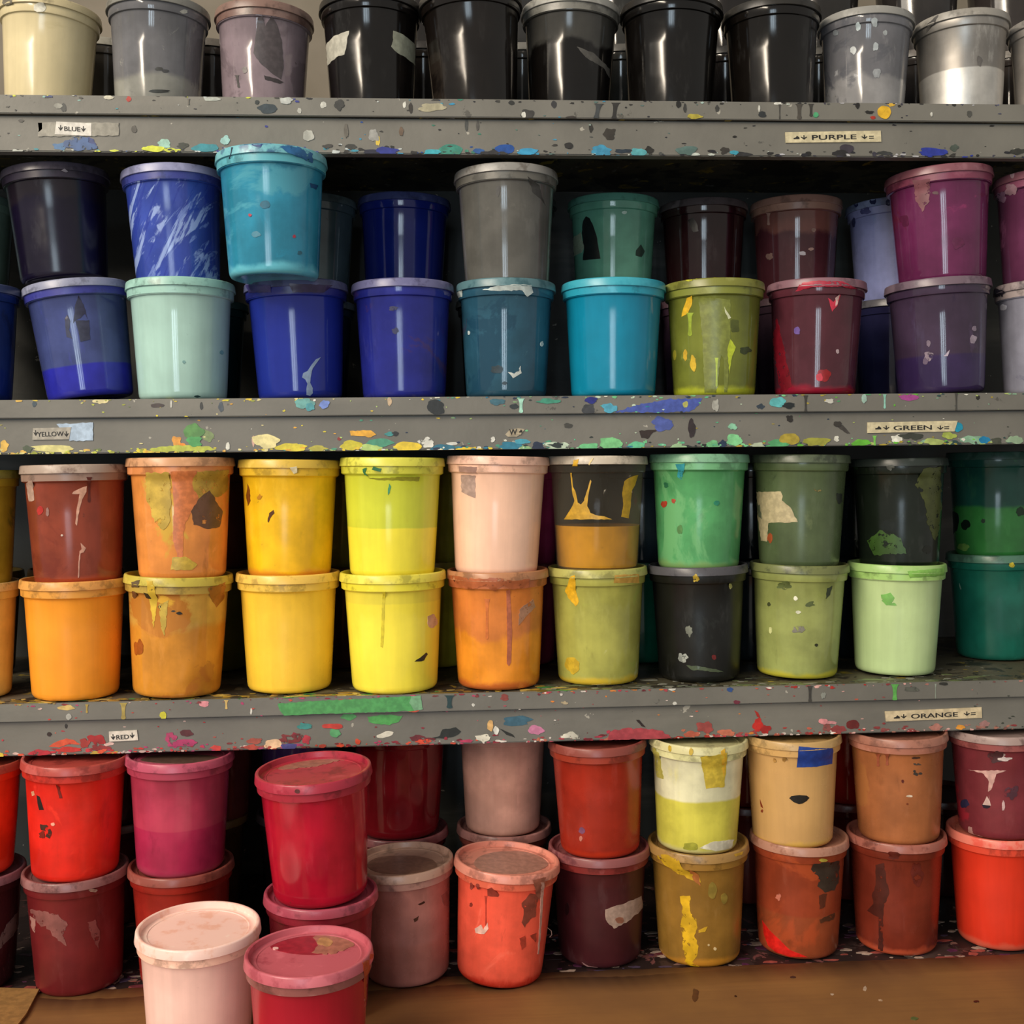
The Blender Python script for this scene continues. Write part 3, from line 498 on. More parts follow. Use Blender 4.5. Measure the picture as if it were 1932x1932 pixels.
tub('u10','C','dark green tub with a brighter grass green band, right end',1784,1970,1876,'2c6a34','2c4a40',on='c10',U='17423a',fill=.065,soft=.003,wav=.012,rough=.14,M=[('145438',10,.62)],decals=[(B_,1822,990,9,9,'0c1c14',.25),(B_,1800,985,9,22,'0c1c18',.3),(B_,1855,983,4,4,'123020'),(B_,1925,965,8,8,'14301c',.3),(B_,1818,1032,10,7,'5c8440',.35)])
# ---- counter, lower front
tub('d0','D','dark maroon tub with a whitish smear cut off by the left edge, counter',-160,48,-58,'36161a','805860',Y=.02,decals=[(P_,[(0,1770),(12,1745),(35,1718),(38,1740),(25,1765),(0,1790)],'6c5856',1.5)])
tub('d1','D','dark red tub with chalky pink scuffs, counter far left',42,242,149,'6a1d20','8a5c5a',yb=1884,rough=.3,liddirt='4c2c2c',M=[('8a4a46',9,.64),('5c181c',14,.6)],decals=[(P_,[(57,1716),(80,1720),(110,1725),(128,1745),(118,1765),(126,1785),(110,1775),(95,1755),(70,1740)],'8c5450',2.5),(P_,[(57,1728),(68,1735),(66,1760),(60,1750)],'a87870',1.5),(P_,[(165,1740),(180,1735),(188,1760),(186,1790),(175,1770)],'80403e',2),(B_,176,1680,8,3,'b09080')])
tub('d2','D','deep red tub mostly hidden behind the pale pink foreground tub',236,446,345,'94241c','8f4a40',Y=.018,s=.98,rough=.25)
tub('d3','D','crimson tub supporting the tilted crimson tub, behind the foreground pair',497,713,606,'8a2636','a8485a',Y=-.085,s=1.0,rough=.25)
tub('d4','D','dusty rose tub with two brown nicks and a frosted lid',662,856,770,'a2685e','b4907e',Y=.0,rough=.26,U='a87068',fill=.05,band='aa7e74',decals=[(P_,[(788,1706),(800,1700),(802,1703),(792,1708)],'3a1c14'),(P_,[(780,1734),(790,1728),(788,1736),(782,1740)],'4c2c20'),(P_,[(832,1690),(846,1680),(846,1712),(838,1708)],'8e5a54',1)],top=[(B_,758,1632,66,18,'8a6a5a',.06)])
tub('d5','D','coral red tub with brown patches and a hanging thread of paint',857,1056,942,'e85a44','e0907c',yb=1873,rough=.2,lo='c83424',band='e0684e',M=[('ee6a54',10,.6)],decals=[(P_,[(984,1704),(1000,1686),(1016,1688),(1012,1710),(1010,1730),(1000,1735),(990,1750),(984,1740),(988,1720)],'8c4436',1.2),(P_,[(1005,1660),(1030,1655),(1018,1700),(1012,1690)],'9a5a48',1),(P_,[(920,1677),(928,1674),(942,1688),(940,1692),(920,1690)],'9c4034',.6),(R_,917,1690,1748,3,'c04434'),(P_,[(896,1752),(908,1744),(912,1754),(920,1740),(922,1752),(914,1762),(898,1760)],'f0c0b0',.8),(P_,[(1020,1665),(1026,1665),(1024,1700),(1020,1760),(1016,1800),(1014,1800),(1018,1740)],'d0a090',.4,'paint_drip'),(B_,889,1707,3,4,'8a3428'),(B_,890,1672,3,7,'a84c40'),(B_,902,1672,3,6,'a84c40'),(P_,[(980,1770),(990,1765),(992,1785),(984,1792)],'b04030',1),(P_,[(1000,1765),(1012,1760),(1010,1778)],'a84030',1)],top=[(B_,965,1628,72,22,'b08070',.05)])
tub('d6','D','dark plum tub with a torn strip of masking tape, counter',1035,1226,1132,'40191e','8a4e4e',yb=1829,rough=.3,U='44191d',fill=.1,liddirt='5c2c34',band='7c2a28',decals=[(P_,[(1142,1716),(1175,1706),(1210,1690),(1214,1712),(1190,1735),(1158,1752),(1143,1735)],'a88e80',1.2,'masking_tape'),(B_,1070,1715,4,12,'2c1418'),(B_,1169,1736,8,6,'94604c'),(P_,[(1098,1815),(1106,1820),(1114,1826),(1106,1824)],'a88080')])
tub('d7','D','mustard ochre tub with a thick bright yellow run down its front',1222,1413,1320,'8c672b','a27e48',yb=1828,rough=.26,M=[('8a642a',10,.6)],lo='c0842c',band='98702f',decals=[(P_,[(1283,1691),(1302,1690),(1302,1718),(1314,1735),(1316,1750),(1310,1765),(1318,1785),(1314,1805),(1306,1815),(1312,1824),(1290,1822),(1294,1808),(1288,1790),(1290,1770),(1284,1745),(1288,1715)],'dfb120',1.6,'paint_drip'),(P_,[(1240,1614),(1255,1612),(1278,1620),(1290,1640),(1320,1655),(1322,1665),(1300,1658),(1275,1645),(1252,1628)],'d2a828',1.5),(P_,[(1318,1755),(1335,1748),(1330,1758),(1318,1760)],'d0a428',.8),(P_,[(1300,1640),(1318,1650),(1322,1672),(1308,1660)],'b06a34',1),(B_,1344,1680,8,16,'8f7a34',.15),(B_,1366,1695,6,10,'8f7a34',.15),(B_,1349,1790,3,3,'d8c090'),(B_,1337,1783,2,2,'d8c090'),(P_,[(1385,1612),(1402,1606),(1400,1612),(1388,1616)],'c89c30')],sz=0.985)
tub('d8','D','rust tub with a bright red wedge at its foot, counter',1415,1601,1506,'8a4226','b0806c',yb=1815,rough=.24,U='8a3a22',fill=.052,soft=.002,liddirt='8a5844',M=[('a04626',9,.6)],decals=[(P_,[(1438,1736),(1451,1754),(1470,1772),(1490,1792),(1524,1806),(1490,1805),(1464,1797),(1449,1784),(1442,1765)],'e0241c',.4),(P_,[(1535,1630),(1584,1625),(1582,1660),(1574,1680),(1556,1684),(1542,1672),(1545,1655),(1530,1640)],'3a3028',2),(P_,[(1546,1735),(1575,1722),(1572,1735),(1548,1742)],'54301e',1.5),(P_,[(1545,1690),(1560,1686),(1556,1710),(1546,1715)],'5e2e1e',1.5),(B_,1469,1692,5,6,'c0705c',.4),(B_,1553,1623,8,3,'b0a040')],sz=0.99)
tub('d9','D','brick red tub with a long dark brown run, counter right',1597,1786,1692,'702a1c','a06052',yb=1808,rough=.26,lo='b85034',liddirt='5c2c24',decals=[(P_,[(1652,1632),(1668,1628),(1672,1660),(1678,1685),(1668,1710),(1666,1730),(1666,1794),(1657,1794),(1658,1730),(1648,1726),(1636,1718),(1648,1705),(1645,1690),(1652,1670)],'4a1c14',1.2,'paint_drip'),(B_,1686,1614,10,8,'5c2018',.4),(B_,1730,1650,12,20,'6a241a',.4),(P_,[(1736,1750),(1741,1755),(1736,1758)],'c89080')],sz=0.99)
tub('d10','D','vivid orange red tub cut off by the right edge, counter',1787,1977,1885,'d0341f','e6806e',yb=1800,rough=.3,lo='d05a44',band='dc4a34',liddirt='e04a38',sz=0.99,clean=True)
# counter, second row
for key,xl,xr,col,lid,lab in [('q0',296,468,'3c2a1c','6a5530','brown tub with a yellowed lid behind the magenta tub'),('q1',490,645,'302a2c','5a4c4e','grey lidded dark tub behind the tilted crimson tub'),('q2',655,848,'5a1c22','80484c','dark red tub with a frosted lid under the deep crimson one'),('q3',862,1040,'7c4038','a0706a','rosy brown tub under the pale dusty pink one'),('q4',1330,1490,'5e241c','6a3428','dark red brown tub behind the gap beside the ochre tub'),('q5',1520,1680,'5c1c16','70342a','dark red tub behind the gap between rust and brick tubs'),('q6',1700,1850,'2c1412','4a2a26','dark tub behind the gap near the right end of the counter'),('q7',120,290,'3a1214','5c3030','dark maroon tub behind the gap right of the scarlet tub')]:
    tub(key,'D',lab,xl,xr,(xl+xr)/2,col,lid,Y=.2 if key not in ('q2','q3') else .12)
for key,on,xl,xr,col,lid,lab in [('q0u','q0',318,484,'5a2c28','7a4040','dark reddish brown tub behind the magenta tub, upper tier'),('q1u','q1',490,645,'3c2448','4a3450','purple tub behind the tilted crimson tub'),('q2u','q2',660,846,'6a1018','803038','deep crimson tub, upper tier, right of the tilted crimson tub'),('q3u','q3',862,1035,'be8f80','b88a7c','pale dusty pink tub set back, upper tier centre of the counter'),('q4u','q4',1330,1490,'5c1a12','6a2c22','dark red tub behind the gap beside the pale yellow tub'),('q5u','q5',1520,1680,'8c1c12','8a3024','red tub behind the gap between the peach and tan tubs'),('q7u','q7',120,290,'401416','5c3030','dark tub behind the gap between the scarlet and magenta tubs')]:
    tub(key,'D',lab,xl,xr,(xl+xr)/2,col,lid,on=on)
# counter, upper front
tub('v0','D','orange red tub cut off by the left edge, upper tier of the counter',-160,44,-60,'cc341a','a84434',on='d0',sz=.92)
tub('v1','D','scarlet tub with black chips, upper tier far left',42,241,141,'d6261a','b44a42',on='d1',rough=.3,band='c83428',M=[('e03020',12,.62)],decals=[(P_,[(69,1500),(75,1503),(79,1515),(83,1528),(74,1528),(71,1515)],'2c221e',.3),(P_,[(59,1494),(64,1492),(66,1500),(61,1502)],'d8a07c'),(P_,[(106,1480),(112,1485),(118,1506),(112,1506)],'7a1c14'),(P_,[(76,1555),(88,1556),(94,1562),(98,1570),(94,1582),(86,1578),(90,1570),(78,1566)],'4a2c22',1.2),(B_,100,1555,4,3,'f0a890'),(B_,80,1575,6,6,'8c2a1c',.5)])
tub('v2','D','magenta pink tub with a dull frosted lid, upper tier',232,446,340,'a0284a','b85068',on='d2',Y=.018,s=1.0,rough=.2,U='a83850',fill=.056,soft=.001,wav=.003,lo='ac4058',band='a83e54',top=[(B_,340,1432,75,9,'5c463c',.08)])
tub('v3','D','tilted crimson tub with a glossy lid rising in front of the fascia',483,701,605,'a5142a','a82c40',on='d3',Y=-.082,s=1.02,sz=.985,rough=.14,tilt=.04,band='a22a3a',M=[('94142a',10,.62)],top=[(P_,[(520,1440),(560,1428),(610,1422),(665,1424),(672,1426),(600,1446),(540,1452),(515,1450)],'9c6458',1)],decals=[(B_,561,1493,5,4,'5c2420')])
tub('v6','D','orange red brown tub with a stained maroon rim, upper tier centre right',1035,1219,1133,'942819','8a443a',on='d6',rough=.26,band='9c3a28',lo='b8341c',M=[('90281c',10,.58)],liddirt='5a2420',decals=[(B_,1098,1567,6,6,'7a4a6a',.2),(B_,1096,1582,3,5,'d08070'),(P_,[(1200,1388),(1216,1392),(1214,1398),(1204,1396)],'b0605c')])
tub('v7','D','milky tub half full of pale yellow green paint, upper tier',1230,1406,1315,'c4be4e','d2cc98',on='d7',rough=.2,U='d6d4b0',fill=.066,soft=.002,wav=.01,lo='cfc888',band='d2cf98',decals=[(P_,[(1321,1428),(1345,1426),(1372,1420),(1370,1450),(1366,1485),(1332,1488),(1328,1465)],'ccb440',1.0),(P_,[(1360,1418),(1368,1412),(1370,1430),(1366,1470),(1362,1450)],'dcae34',.8),(P_,[(1232,1410),(1244,1420),(1252,1470),(1240,1466)],'bcb458',1.2),(B_,1303,1597,13,8,'a0a038',.3),(B_,1264,1412,3,6,'c8aa38'),(B_,1304,1418,4,7,'c8aa38'),(P_,[(1320,1600),(1345,1588),(1385,1584),(1380,1600),(1350,1606)],'dad6c0',.8)],sz=0.93)
tub('v8','D','peach tan tub with a blue tape piece and a black oval mark',1408,1580,1496,'c39a62','c09c64',on='d8',s=.965,rough=.24,M=[('c89650',10,.62)],lo='d8ae58',band='cfa465',decals=[(P_,[(1507,1408),(1540,1411),(1571,1412),(1570,1441),(1540,1447),(1503,1448)],'1c3f92',.3,'blue_tape'),(P_,[(1489,1506),(1493,1502),(1508,1500),(1522,1501),(1527,1505),(1522,1511),(1514,1516),(1507,1517),(1497,1513)],'1e1c17',.2,'paint_splat'),(P_,[(1434,1508),(1440,1525),(1436,1522)],'8c3c20'),(B_,1438,1530,2,3,'8c4028'),(B_,1480,1433,4,4,'b48848',.5),(B_,1462,1435,3,4,'b48848',.5)],sz=0.93,clean=True)
tub('v9','D','tan brown tub with a smudged dark marking, upper tier right',1602,1785,1697,'9c5f39','a46e5c',on='d9',rough=.26,band='a86c58',M=[('a56a3c',10,.6),('9a5a38',12,.62)],decals=[(B_,1730,1458,8,5,'3c3834',.5),(B_,1730,1442,7,2,'4c4038',.4),(B_,1728,1430,8,2,'5c4438',.4),(R_,1657,1422,1446,6,'9c5238'),(R_,1674,1422,1444,6,'9c5238'),(B_,1703,1474,2.5,3,'5c1c10'),(B_,1716,1502,6,2,'d8c8b4'),(B_,1712,1517,2,2,'7c3c20')],sz=0.93)
tub('v10','D','dusky red tub with white drips and dark dots, upper tier at the right end',1792,1975,1888,'742f36','a08a84',on='d10',rough=.24,band='94504e',M=[('982834',8,.6)],liddirt='5c4442',decals=[(P_,[(1827,1452),(1850,1454),(1870,1453),(1898,1454),(1880,1460),(1876,1475),(1870,1490),(1864,1494),(1866,1475),(1856,1460)],'d0a49c',1),(B_,1820,1516,8,8,'2f2c48',.25),(B_,1861,1520,8,5,'241c2c',.25),(P_,[(1854,1518),(1862,1502),(1868,1512),(1866,1500),(1870,1520)],'d8b8b0',.6),(B_,1893,1520,3,9,'c8a8a8'),(B_,1895,1432,12,4,'d8c8c4',.5),(B_,1888,1425,8,5,'c8b0ac',.5),(B_,1880,1428,14,12,'4c2c30',.4),(B_,1831,1572,5,12,'c89890',.4),(B_,1908,1495,12,12,'54303c',.6)],sz=.915)
dd = TUBS['d5']; thr = [on_y(x, y, dd['Y']) for x, y in [(1019, 1722), (1022, 1738), (1030, 1748), (1040, 1756), (1041, 1764), (1037, 1768)]]
tv, tf_ = [], []
for i, p in enumerate(thr):
    for a in range(5): tv.append((p.x+.0005*math.cos(a*1.2566), p.y+.0005*math.sin(a*1.2566), p.z))
for i in range(len(thr)-1):
    for a in range(5): tf_.append((i*5+a, i*5+(a+1) % 5, (i+1)*5+(a+1) % 5, (i+1)*5+a))
o = obj('paint_thread', tv, tf_, flat_paint('c8a898'), dd['root'], True); bpy.context.view_layer.update(); o.matrix_parent_inverse = dd['root'].matrix_world.inverted()
# foreground pair on the paper
tub('p1','D','pale pink tub standing in front of the others on the brown paper',258,490,376,'f8c4b8','f8d2c6',Y=-.165,s=1.0,tilt=.02,rough=.28,band='fbcab4',liddirt='ecb49c',top=[(B_,378,1682,74,20,'f0c0b2',.05),(P_,[(375,1684),(388,1680),(402,1681),(398,1686),(384,1687)],'8c6a58',1.0)],clean=True)
tub('p2','D','crimson tub with a frosted rim, nearest of all, at the lower edge',462,702,586,'a4162a','c0606c',Y=-.235,s=.99,rough=.22,band='8e5450',M=[('8e1824',9,.62)],liddirt='a04450',decals=[(P_,[(684,1806),(698,1800),(694,1860),(688,1900)],'b04428',1)],top=[(B_,580,1766,92,36,'9c2434',.04),(P_,[(590,1770),(620,1745),(650,1745),(682,1768),(668,1785),(630,1800),(585,1800),(600,1785)],'aa6e5c',2),(P_,[(495,1768),(520,1750),(556,1738),(590,1735),(550,1748),(515,1764),(500,1774)],'a85058',1.5),(B_,613,1778,15,8,'b88a5c',.3),(B_,520,1790,6,2,'e8b8b4')],clean=True)

# ------------------------------------------------------------------ kraft paper on the counter
kt = NT('kraft_paper'); n = kt.noise(6, detail=6); n2 = kt.noise(1, (8, 160, 8), seed=3); c = kt.mix(kt.ramp(n, .3, .7), lin('7a5430'), lin('906536'))
c = kt.mix(kt.math('MULTIPLY', kt.ramp(n2, .4, .8), .3), c, lin('6c4828')); n3 = kt.noise(25, seed=9, detail=5); kt.bump(n3, .3, .001)
kraft = kt.done(c, .62)
paper = thing('kraft_paper', 'brown kraft paper sheet spread over the front of the counter', 'paper', (0, -.3, ZD))
edge = [(-400, 1892), (40, 1886), (150, 1890), (262, 1884), (420, 1872), (600, 1882), (850, 1862), (1062, 1848), (1200, 1846), (1270, 1840), (1397, 1831), (1560, 1822), (1700, 1816), (1870, 1806), (2150, 1796)]
pts = [on_z(x, y, ZD) for x, y in rag(edge, 1.0, 12)[:-20]]
pts = [p for p in pts if p.x < 1.2]
vs_, fs_ = [], []
NR = 14
for i, p in enumerate(pts):
    for j in range(NR+1):
        y = p.y+(-.60-p.y)*j/NR
        zz = .0012+.0010*math.sin(p.x*9+j*.8)*math.sin(j*.9+p.x*4)*(1 if j else 0)
        vs_.append((p.x, y+.3, max(.0014, zz+.0006)))
for i in range(len(pts)-1):
    for j in range(NR):
        a = i*(NR+1)+j; fs_.append((a, a+1, a+NR+2, a+NR+1))
o = obj('sheet', vs_, fs_, kraft, paper, True)
md = o.modifiers.new('thick', 'SOLIDIFY'); md.thickness = .0005; md.offset = 1
for (x, y, rx, ry, h) in [(988,1884,11,3,'4c1c14'),(1312,1878,6,12,'4a1c14'),(1496,1844,5,2,'2c1610'),(1842,1890,5,2,'2c1810'),(1532,1930,4,3,'2c1810'),(1632,1866,3,5,'c0a890'),(1570,1877,3,2,'c8b098'),(1661,1888,4,2,'c0a080'),(1725,1922,7,3,'5c6c3c'),(1137,1895,3,1.5,'3c2014'),(1388,1880,2.5,1.5,'3c2014'),(890,1905,3,1.5,'4a2a18')]:
    uv = [on_z(a, b, ZD+.002) for a, b in blob_pts(x, y, rx, ry, .35)]
    v3, f3 = build_patch([(q.x, q.y) for q in uv], lambda u, v, hh: (u, v+.3, .0022+hh), .0003)
    obj('paint_fleck', v3, f3, flat_paint(h), paper)
card = thing('cardboard_piece', 'corner of a light brown cardboard piece lying at the lower left', 'cardboard', (-.56, -.1, ZD+.003))
cp = [on_z(x, y, ZD+.006) for x, y in [(-60, 1862), (74, 1866), (50, 1912), (-10, 1990), (-200, 1990)]]
v3, f3 = build_patch([(p.x, p.y) for p in cp], lambda u, v, h: (u+.56, v+.1, .0012+h), .0022)
obj('sheet', v3, f3, flat_paint('98703f', .6), card)

# ------------------------------------------------------------------ paint on the shelf fronts
def front(k):
    z = LEVEL[k]; return z, z-T1, z-T1-T2
def splat_front(k, d, part='paint_splat', kk=0, parent=None, thick=.0004):
    z0, z1, z2 = front(k); bd, lip, fa = boards[k]
    pts = shape_pts(d); my = sum(p[1] for p in pts)/len(pts); mx = sum(p[0] for p in pts)/len(pts)
    q = on_y(mx, my, 0)
    onlip = q.z > z1; Y = 0 if onlip else FY
    zlo, zhi = (z1, z0) if onlip else (z2, z1-.0006)
    uv = []
    for (x, y) in pts:
        p = on_y(x, y, Y); uv.append((p.x, max(zlo+.0001, min(zhi-.0001, p.z))))
    out = []
    for p in uv:
        if not out or math.hypot(p[0]-out[-1][0], p[1]-out[-1][1]) > 1e-5: out.append(p)
    if len(out) < 4: return None
    v3, f3 = build_patch(out, lambda u, v, h: (u, Y-h, v), .0003+.0001*kk)
    return obj(part, v3, f3, worn_paint(hexof(d)) if (d[0] == 'b' and len(d) > 6 and d[6] >= .45) else flat_paint(hexof(d), .42), lip if onlip else fa)
SA = [(B_,243,187,5,5,'b03428'),(B_,120,203,5,8,'3a3c3a'),(B_,110,200,8,5,'8a8a82'),(B_,505,205,18,9,'2c3a42'),(B_,485,193,4,4,'2c3434'),(B_,540,190,13,6,'b8bcb8',.4),(B_,610,198,6,6,'c8c8c0'),(B_,565,209,4,5,'b8b8b0'),(B_,400,187,15,4,'aeb4ac'),(B_,205,184,9,4,'c8c4b0'),(R_,356,187,198,3,'5c5850'),(B_,640,198,9,10,'3a3a38',.4),(B_,775,204,4,10,'34302c'),(B_,763,198,3,6,'d0d0c8'),(B_,815,203,28,7,'a8a288',.4),(B_,995,215,12,9,'3e3c3a',.4),(B_,988,217,4,6,'d0d0c8'),(R_,1130,196,224,10,'3c4042',-6),(R_,1162,194,226,10,'2c2a28',-4),(B_,965,194,6,4,'2c2c2a'),(B_,1045,197,5,7,'3a3a3c'),(B_,1078,222,10,3,'3c3632'),(B_,1310,220,13,5,'a89c3c',.4),(B_,1292,204,3,8,'3c3c3a'),(B_,1469,195,9,3,'d8d8d0'),(R_,1471,197,225,3,'4a4844'),(R_,1508,196,225,9,'4c4842'),(R_,1530,196,220,6,'3a3834'),(B_,1539,217,5,5,'4a9a6c'),(B_,1668,212,13,12,'dcae2c',.1),(B_,1682,197,7,4,'d0a83c',.4),(B_,1647,222,5,3,'a03020'),(B_,1640,212,8,3,'24221f',.4),(B_,1438,216,7,6,'2c3032',.3),(B_,1432,205,2,6,'c8c8c0'),(B_,1757,216,2,4,'c8c8c0'),(B_,1800,197,4,4,'2c2c2a'),(B_,1829,215,5,6,'4a4a46'),(B_,1618,199,4,6,'201e1c'),(B_,1353,205,4,6,'3c3c3a'),(B_,1280,197,5,6,'201e1c'),
 (B_,582,256,10,11,'aaaaa2',.25),(B_,713,266,4,9,'dcc04c'),(B_,705,256,9,12,'9a9a96',.4),(B_,662,277,11,5,'3a3a36'),(B_,725,286,26,8,'2a348a',.4),(B_,700,288,16,5,'242438',.4),(B_,815,288,16,6,'40acbc',.3),(B_,850,284,22,12,'3c8878',.12),(B_,952,282,18,10,'1c4a94',.2),(B_,903,285,10,5,'2c5a9a'),(B_,925,289,18,5,'302e30',.4),(B_,995,287,19,7,'3a98c4',.3),(B_,1073,275,8,6,'282624',.15),(B_,1115,242,4,8,'2e2c28'),(B_,1150,253,12,10,'38342e',.5),(B_,880,236,3,12,'4a4c4a'),(B_,901,237,3,9,'54524e'),(B_,757,248,4,9,'6c5a4a'),(B_,653,247,4,14,'605c54'),(B_,1135,284,20,9,'3c8cb0',.4),(B_,1175,285,15,4,'24303c',.4),(B_,1205,287,15,7,'54a0a8',.3),(B_,1225,283,8,6,'26241f',.4),(B_,1385,288,8,4,'3c98b0'),(B_,1295,284,20,8,'56706c',.4),(B_,1310,291,10,3,'c0c8c0'),(B_,1400,291,18,4,'2c2c2e',.4),(B_,1367,284,9,6,'38342f',.5),(B_,1597,281,13,9,'3c3640',.15),(B_,1585,289,16,5,'282628',.4),(B_,1760,287,30,7,'2a3898',.35),(B_,1668,289,14,4,'3a3c3a',.4),(B_,1525,290,6,4,'24221f'),(B_,1386,258,4,2,'22201c'),(B_,1800,279,8,6,'4a544c',.4),(B_,1920,286,14,6,'34342f',.4),
 (B_,290,281,20,6,'d4dc3c',.35),(B_,325,284,16,4,'c8d040',.4),(B_,310,271,13,8,'98c4b4',.35),(B_,345,275,12,5,'3c4038',.5),(B_,388,279,24,8,'2e8a98',.3),(B_,425,265,9,8,'98c4c0',.3),(B_,150,272,28,13,'3a5888',.5),(B_,115,276,14,7,'46709c',.5),(B_,170,270,10,10,'34447c',.4),(B_,40,228,5,3,'3a3834'),(B_,253,244,5,7,'4f4c46'),(B_,618,276,9,4,'3c3a36',.4),(B_,600,292,6,2,'c0b890')]
SB = [(B_,190,756,13,6,'d8cc98',.4),(B_,297,765,13,4,'453834',.25),(B_,323,762,2,7,'c8c8c0'),(B_,575,761,18,10,'68a4a0',.4),(B_,585,768,9,7,'4c9aa4',.4),(B_,612,763,9,8,'7088d0',.3),(B_,417,768,5,9,'4a525a'),(B_,822,768,17,14,'1e1e1c',.25),(R_,983,752,779,8,'a4d8c4'),(B_,970,767,8,5,'2c3234'),(B_,1115,755,12,6,'22267c',.3),(B_,1150,770,14,9,'50a4c0',.35),(P_,[(1160,778),(1200,764),(1260,753),(1325,752),(1318,765),(1300,777),(1230,778)],'4658a8',1.5),(B_,1110,772,13,9,'3c3e42',.4),(B_,1293,763,5,6,'b0b060'),(B_,1350,765,6,12,'a4a49c',.4),(B_,1467,759,14,10,'5cb4b8',.25),(B_,1488,765,12,5,'1e2426',.45),(B_,1435,767,7,5,'34404c',.4),(B_,1715,750,17,6,'a44890',.3),(R_,1669,744,771,4,'8cc4b4'),(R_,1520,746,779,5,'3a3834'),(R_,1804,742,776,3,'45443f'),(B_,1565,757,9,4,'b8b8b0',.5),(B_,65,762,4,6,'3a4a54'),(B_,380,766,3,7,'36342f'),(B_,735,757,4,9,'c0a888'),(B_,938,758,14,6,'3c6878',.4),(B_,1035,757,20,5,'3c8c74',.4),(B_,1630,752,5,8,'9cbcb0'),(B_,1845,750,4,4,'26241f'),  # dark grey drips here draw the joint seams of the edge strip
 (B_,8,842,8,11,'d8b050',.3),(B_,100,846,42,6,'dcd48c',.35),(B_,52,847,9,6,'4a5440',.4),(B_,365,815,17,16,'588c48',.4),(B_,367,833,14,10,'4ea058',.4),(B_,392,822,12,10,'7a8c5c',.4),(B_,333,832,8,10,'dc9838',.4),(B_,345,841,7,5,'ec8c20',.3),(P_,[(282,848),(300,843),(350,840),(395,842),(408,849),(340,852),(290,852)],'bcc448',1.4),(B_,430,842,4,7,'d8d8cc'),(B_,502,832,25,13,'e4d898',.3),(B_,478,832,3,10,'d0a898'),(B_,550,844,28,8,'dccc30',.4),(B_,600,846,18,5,'b8b040',.4),(P_,[(660,813),(700,812),(710,820),(700,825),(680,823),(662,822)],'e0a62c',1.2),(B_,735,819,9,4,'3c8c8c',.4),(B_,746,818,6,4,'24221f',.4),(B_,640,828,4,3,'8c241c'),(B_,663,840,20,9,'ccc028',.3),(B_,716,836,24,9,'4a9478',.35),(B_,700,845,20,6,'b4d078',.4),(B_,770,843,25,10,'e4c62c',.15),(B_,805,835,14,9,'dcdcd4',.45),(B_,835,845,24,6,'2c6c84',.35),(B_,878,847,18,4,'e0c028',.3),(B_,853,837,10,3,'dcdcd4'),(B_,930,829,4,5,'dcdcd4',.4),(B_,963,842,22,8,'2a7894',.3),(B_,985,833,14,5,'48a0b8',.3),(B_,985,846,18,6,'88b07c',.3),(B_,1015,842,11,8,'222c44',.3),(B_,1052,842,22,9,'c0d4bc',.6),(B_,1050,840,14,4,'28302c',.6),(B_,1110,843,17,7,'70c488',.35),(B_,1152,836,21,11,'7ac484',.25),(B_,1200,841,15,8,'60bc90',.35),(P_,[(1206,813),(1222,811),(1250,808),(1232,816),(1222,828),(1210,826)],'32241f',1.2),(B_,1250,800,20,13,'5060aa',.4),(B_,1305,808,7,17,'302628',.25),(B_,1385,830,16,10,'80cc90',.35),(B_,1382,805,8,6,'88c4a4',.4),(B_,1345,839,12,8,'70b880',.35),(B_,1363,838,8,7,'22344c',.4),(B_,1470,836,20,7,'54a46c',.25),(B_,1490,828,18,11,'a89638',.25),(B_,1540,833,24,8,'98983c',.4),(B_,1625,835,17,6,'64b438',.3),(R_,1650,822,842,5,'74bc50'),(B_,1692,828,10,8,'e4e4d8',.3),(B_,1720,823,20,7,'3c4038',.5),(B_,1762,834,18,7,'a4b468',.35),(B_,1790,822,14,6,'a0b050',.4),(B_,1807,806,9,9,'1a8cac',.12),(B_,1835,830,22,8,'84ac90',.4),(B_,1800,838,14,6,'2c4848',.4),(B_,1857,830,10,7,'187cac',.2),(B_,1915,830,14,8,'98b494',.5),(B_,1880,833,10,7,'44483c',.4),(B_,1580,800,8,5,'38342f',.3),(P_,[(1572,800),(1590,802),(1604,818),(1598,818)],'403c38',.8),(B_,1578,828,5,5,'d4d4c8',.4),(B_,1072,803,8,5,'44423c',.3),(B_,1490,790,6,7,'2c2824',.4),(B_,1430,841,14,5,'bcccb0',.5),(B_,1280,843,16,5,'a8d0a0',.5)]
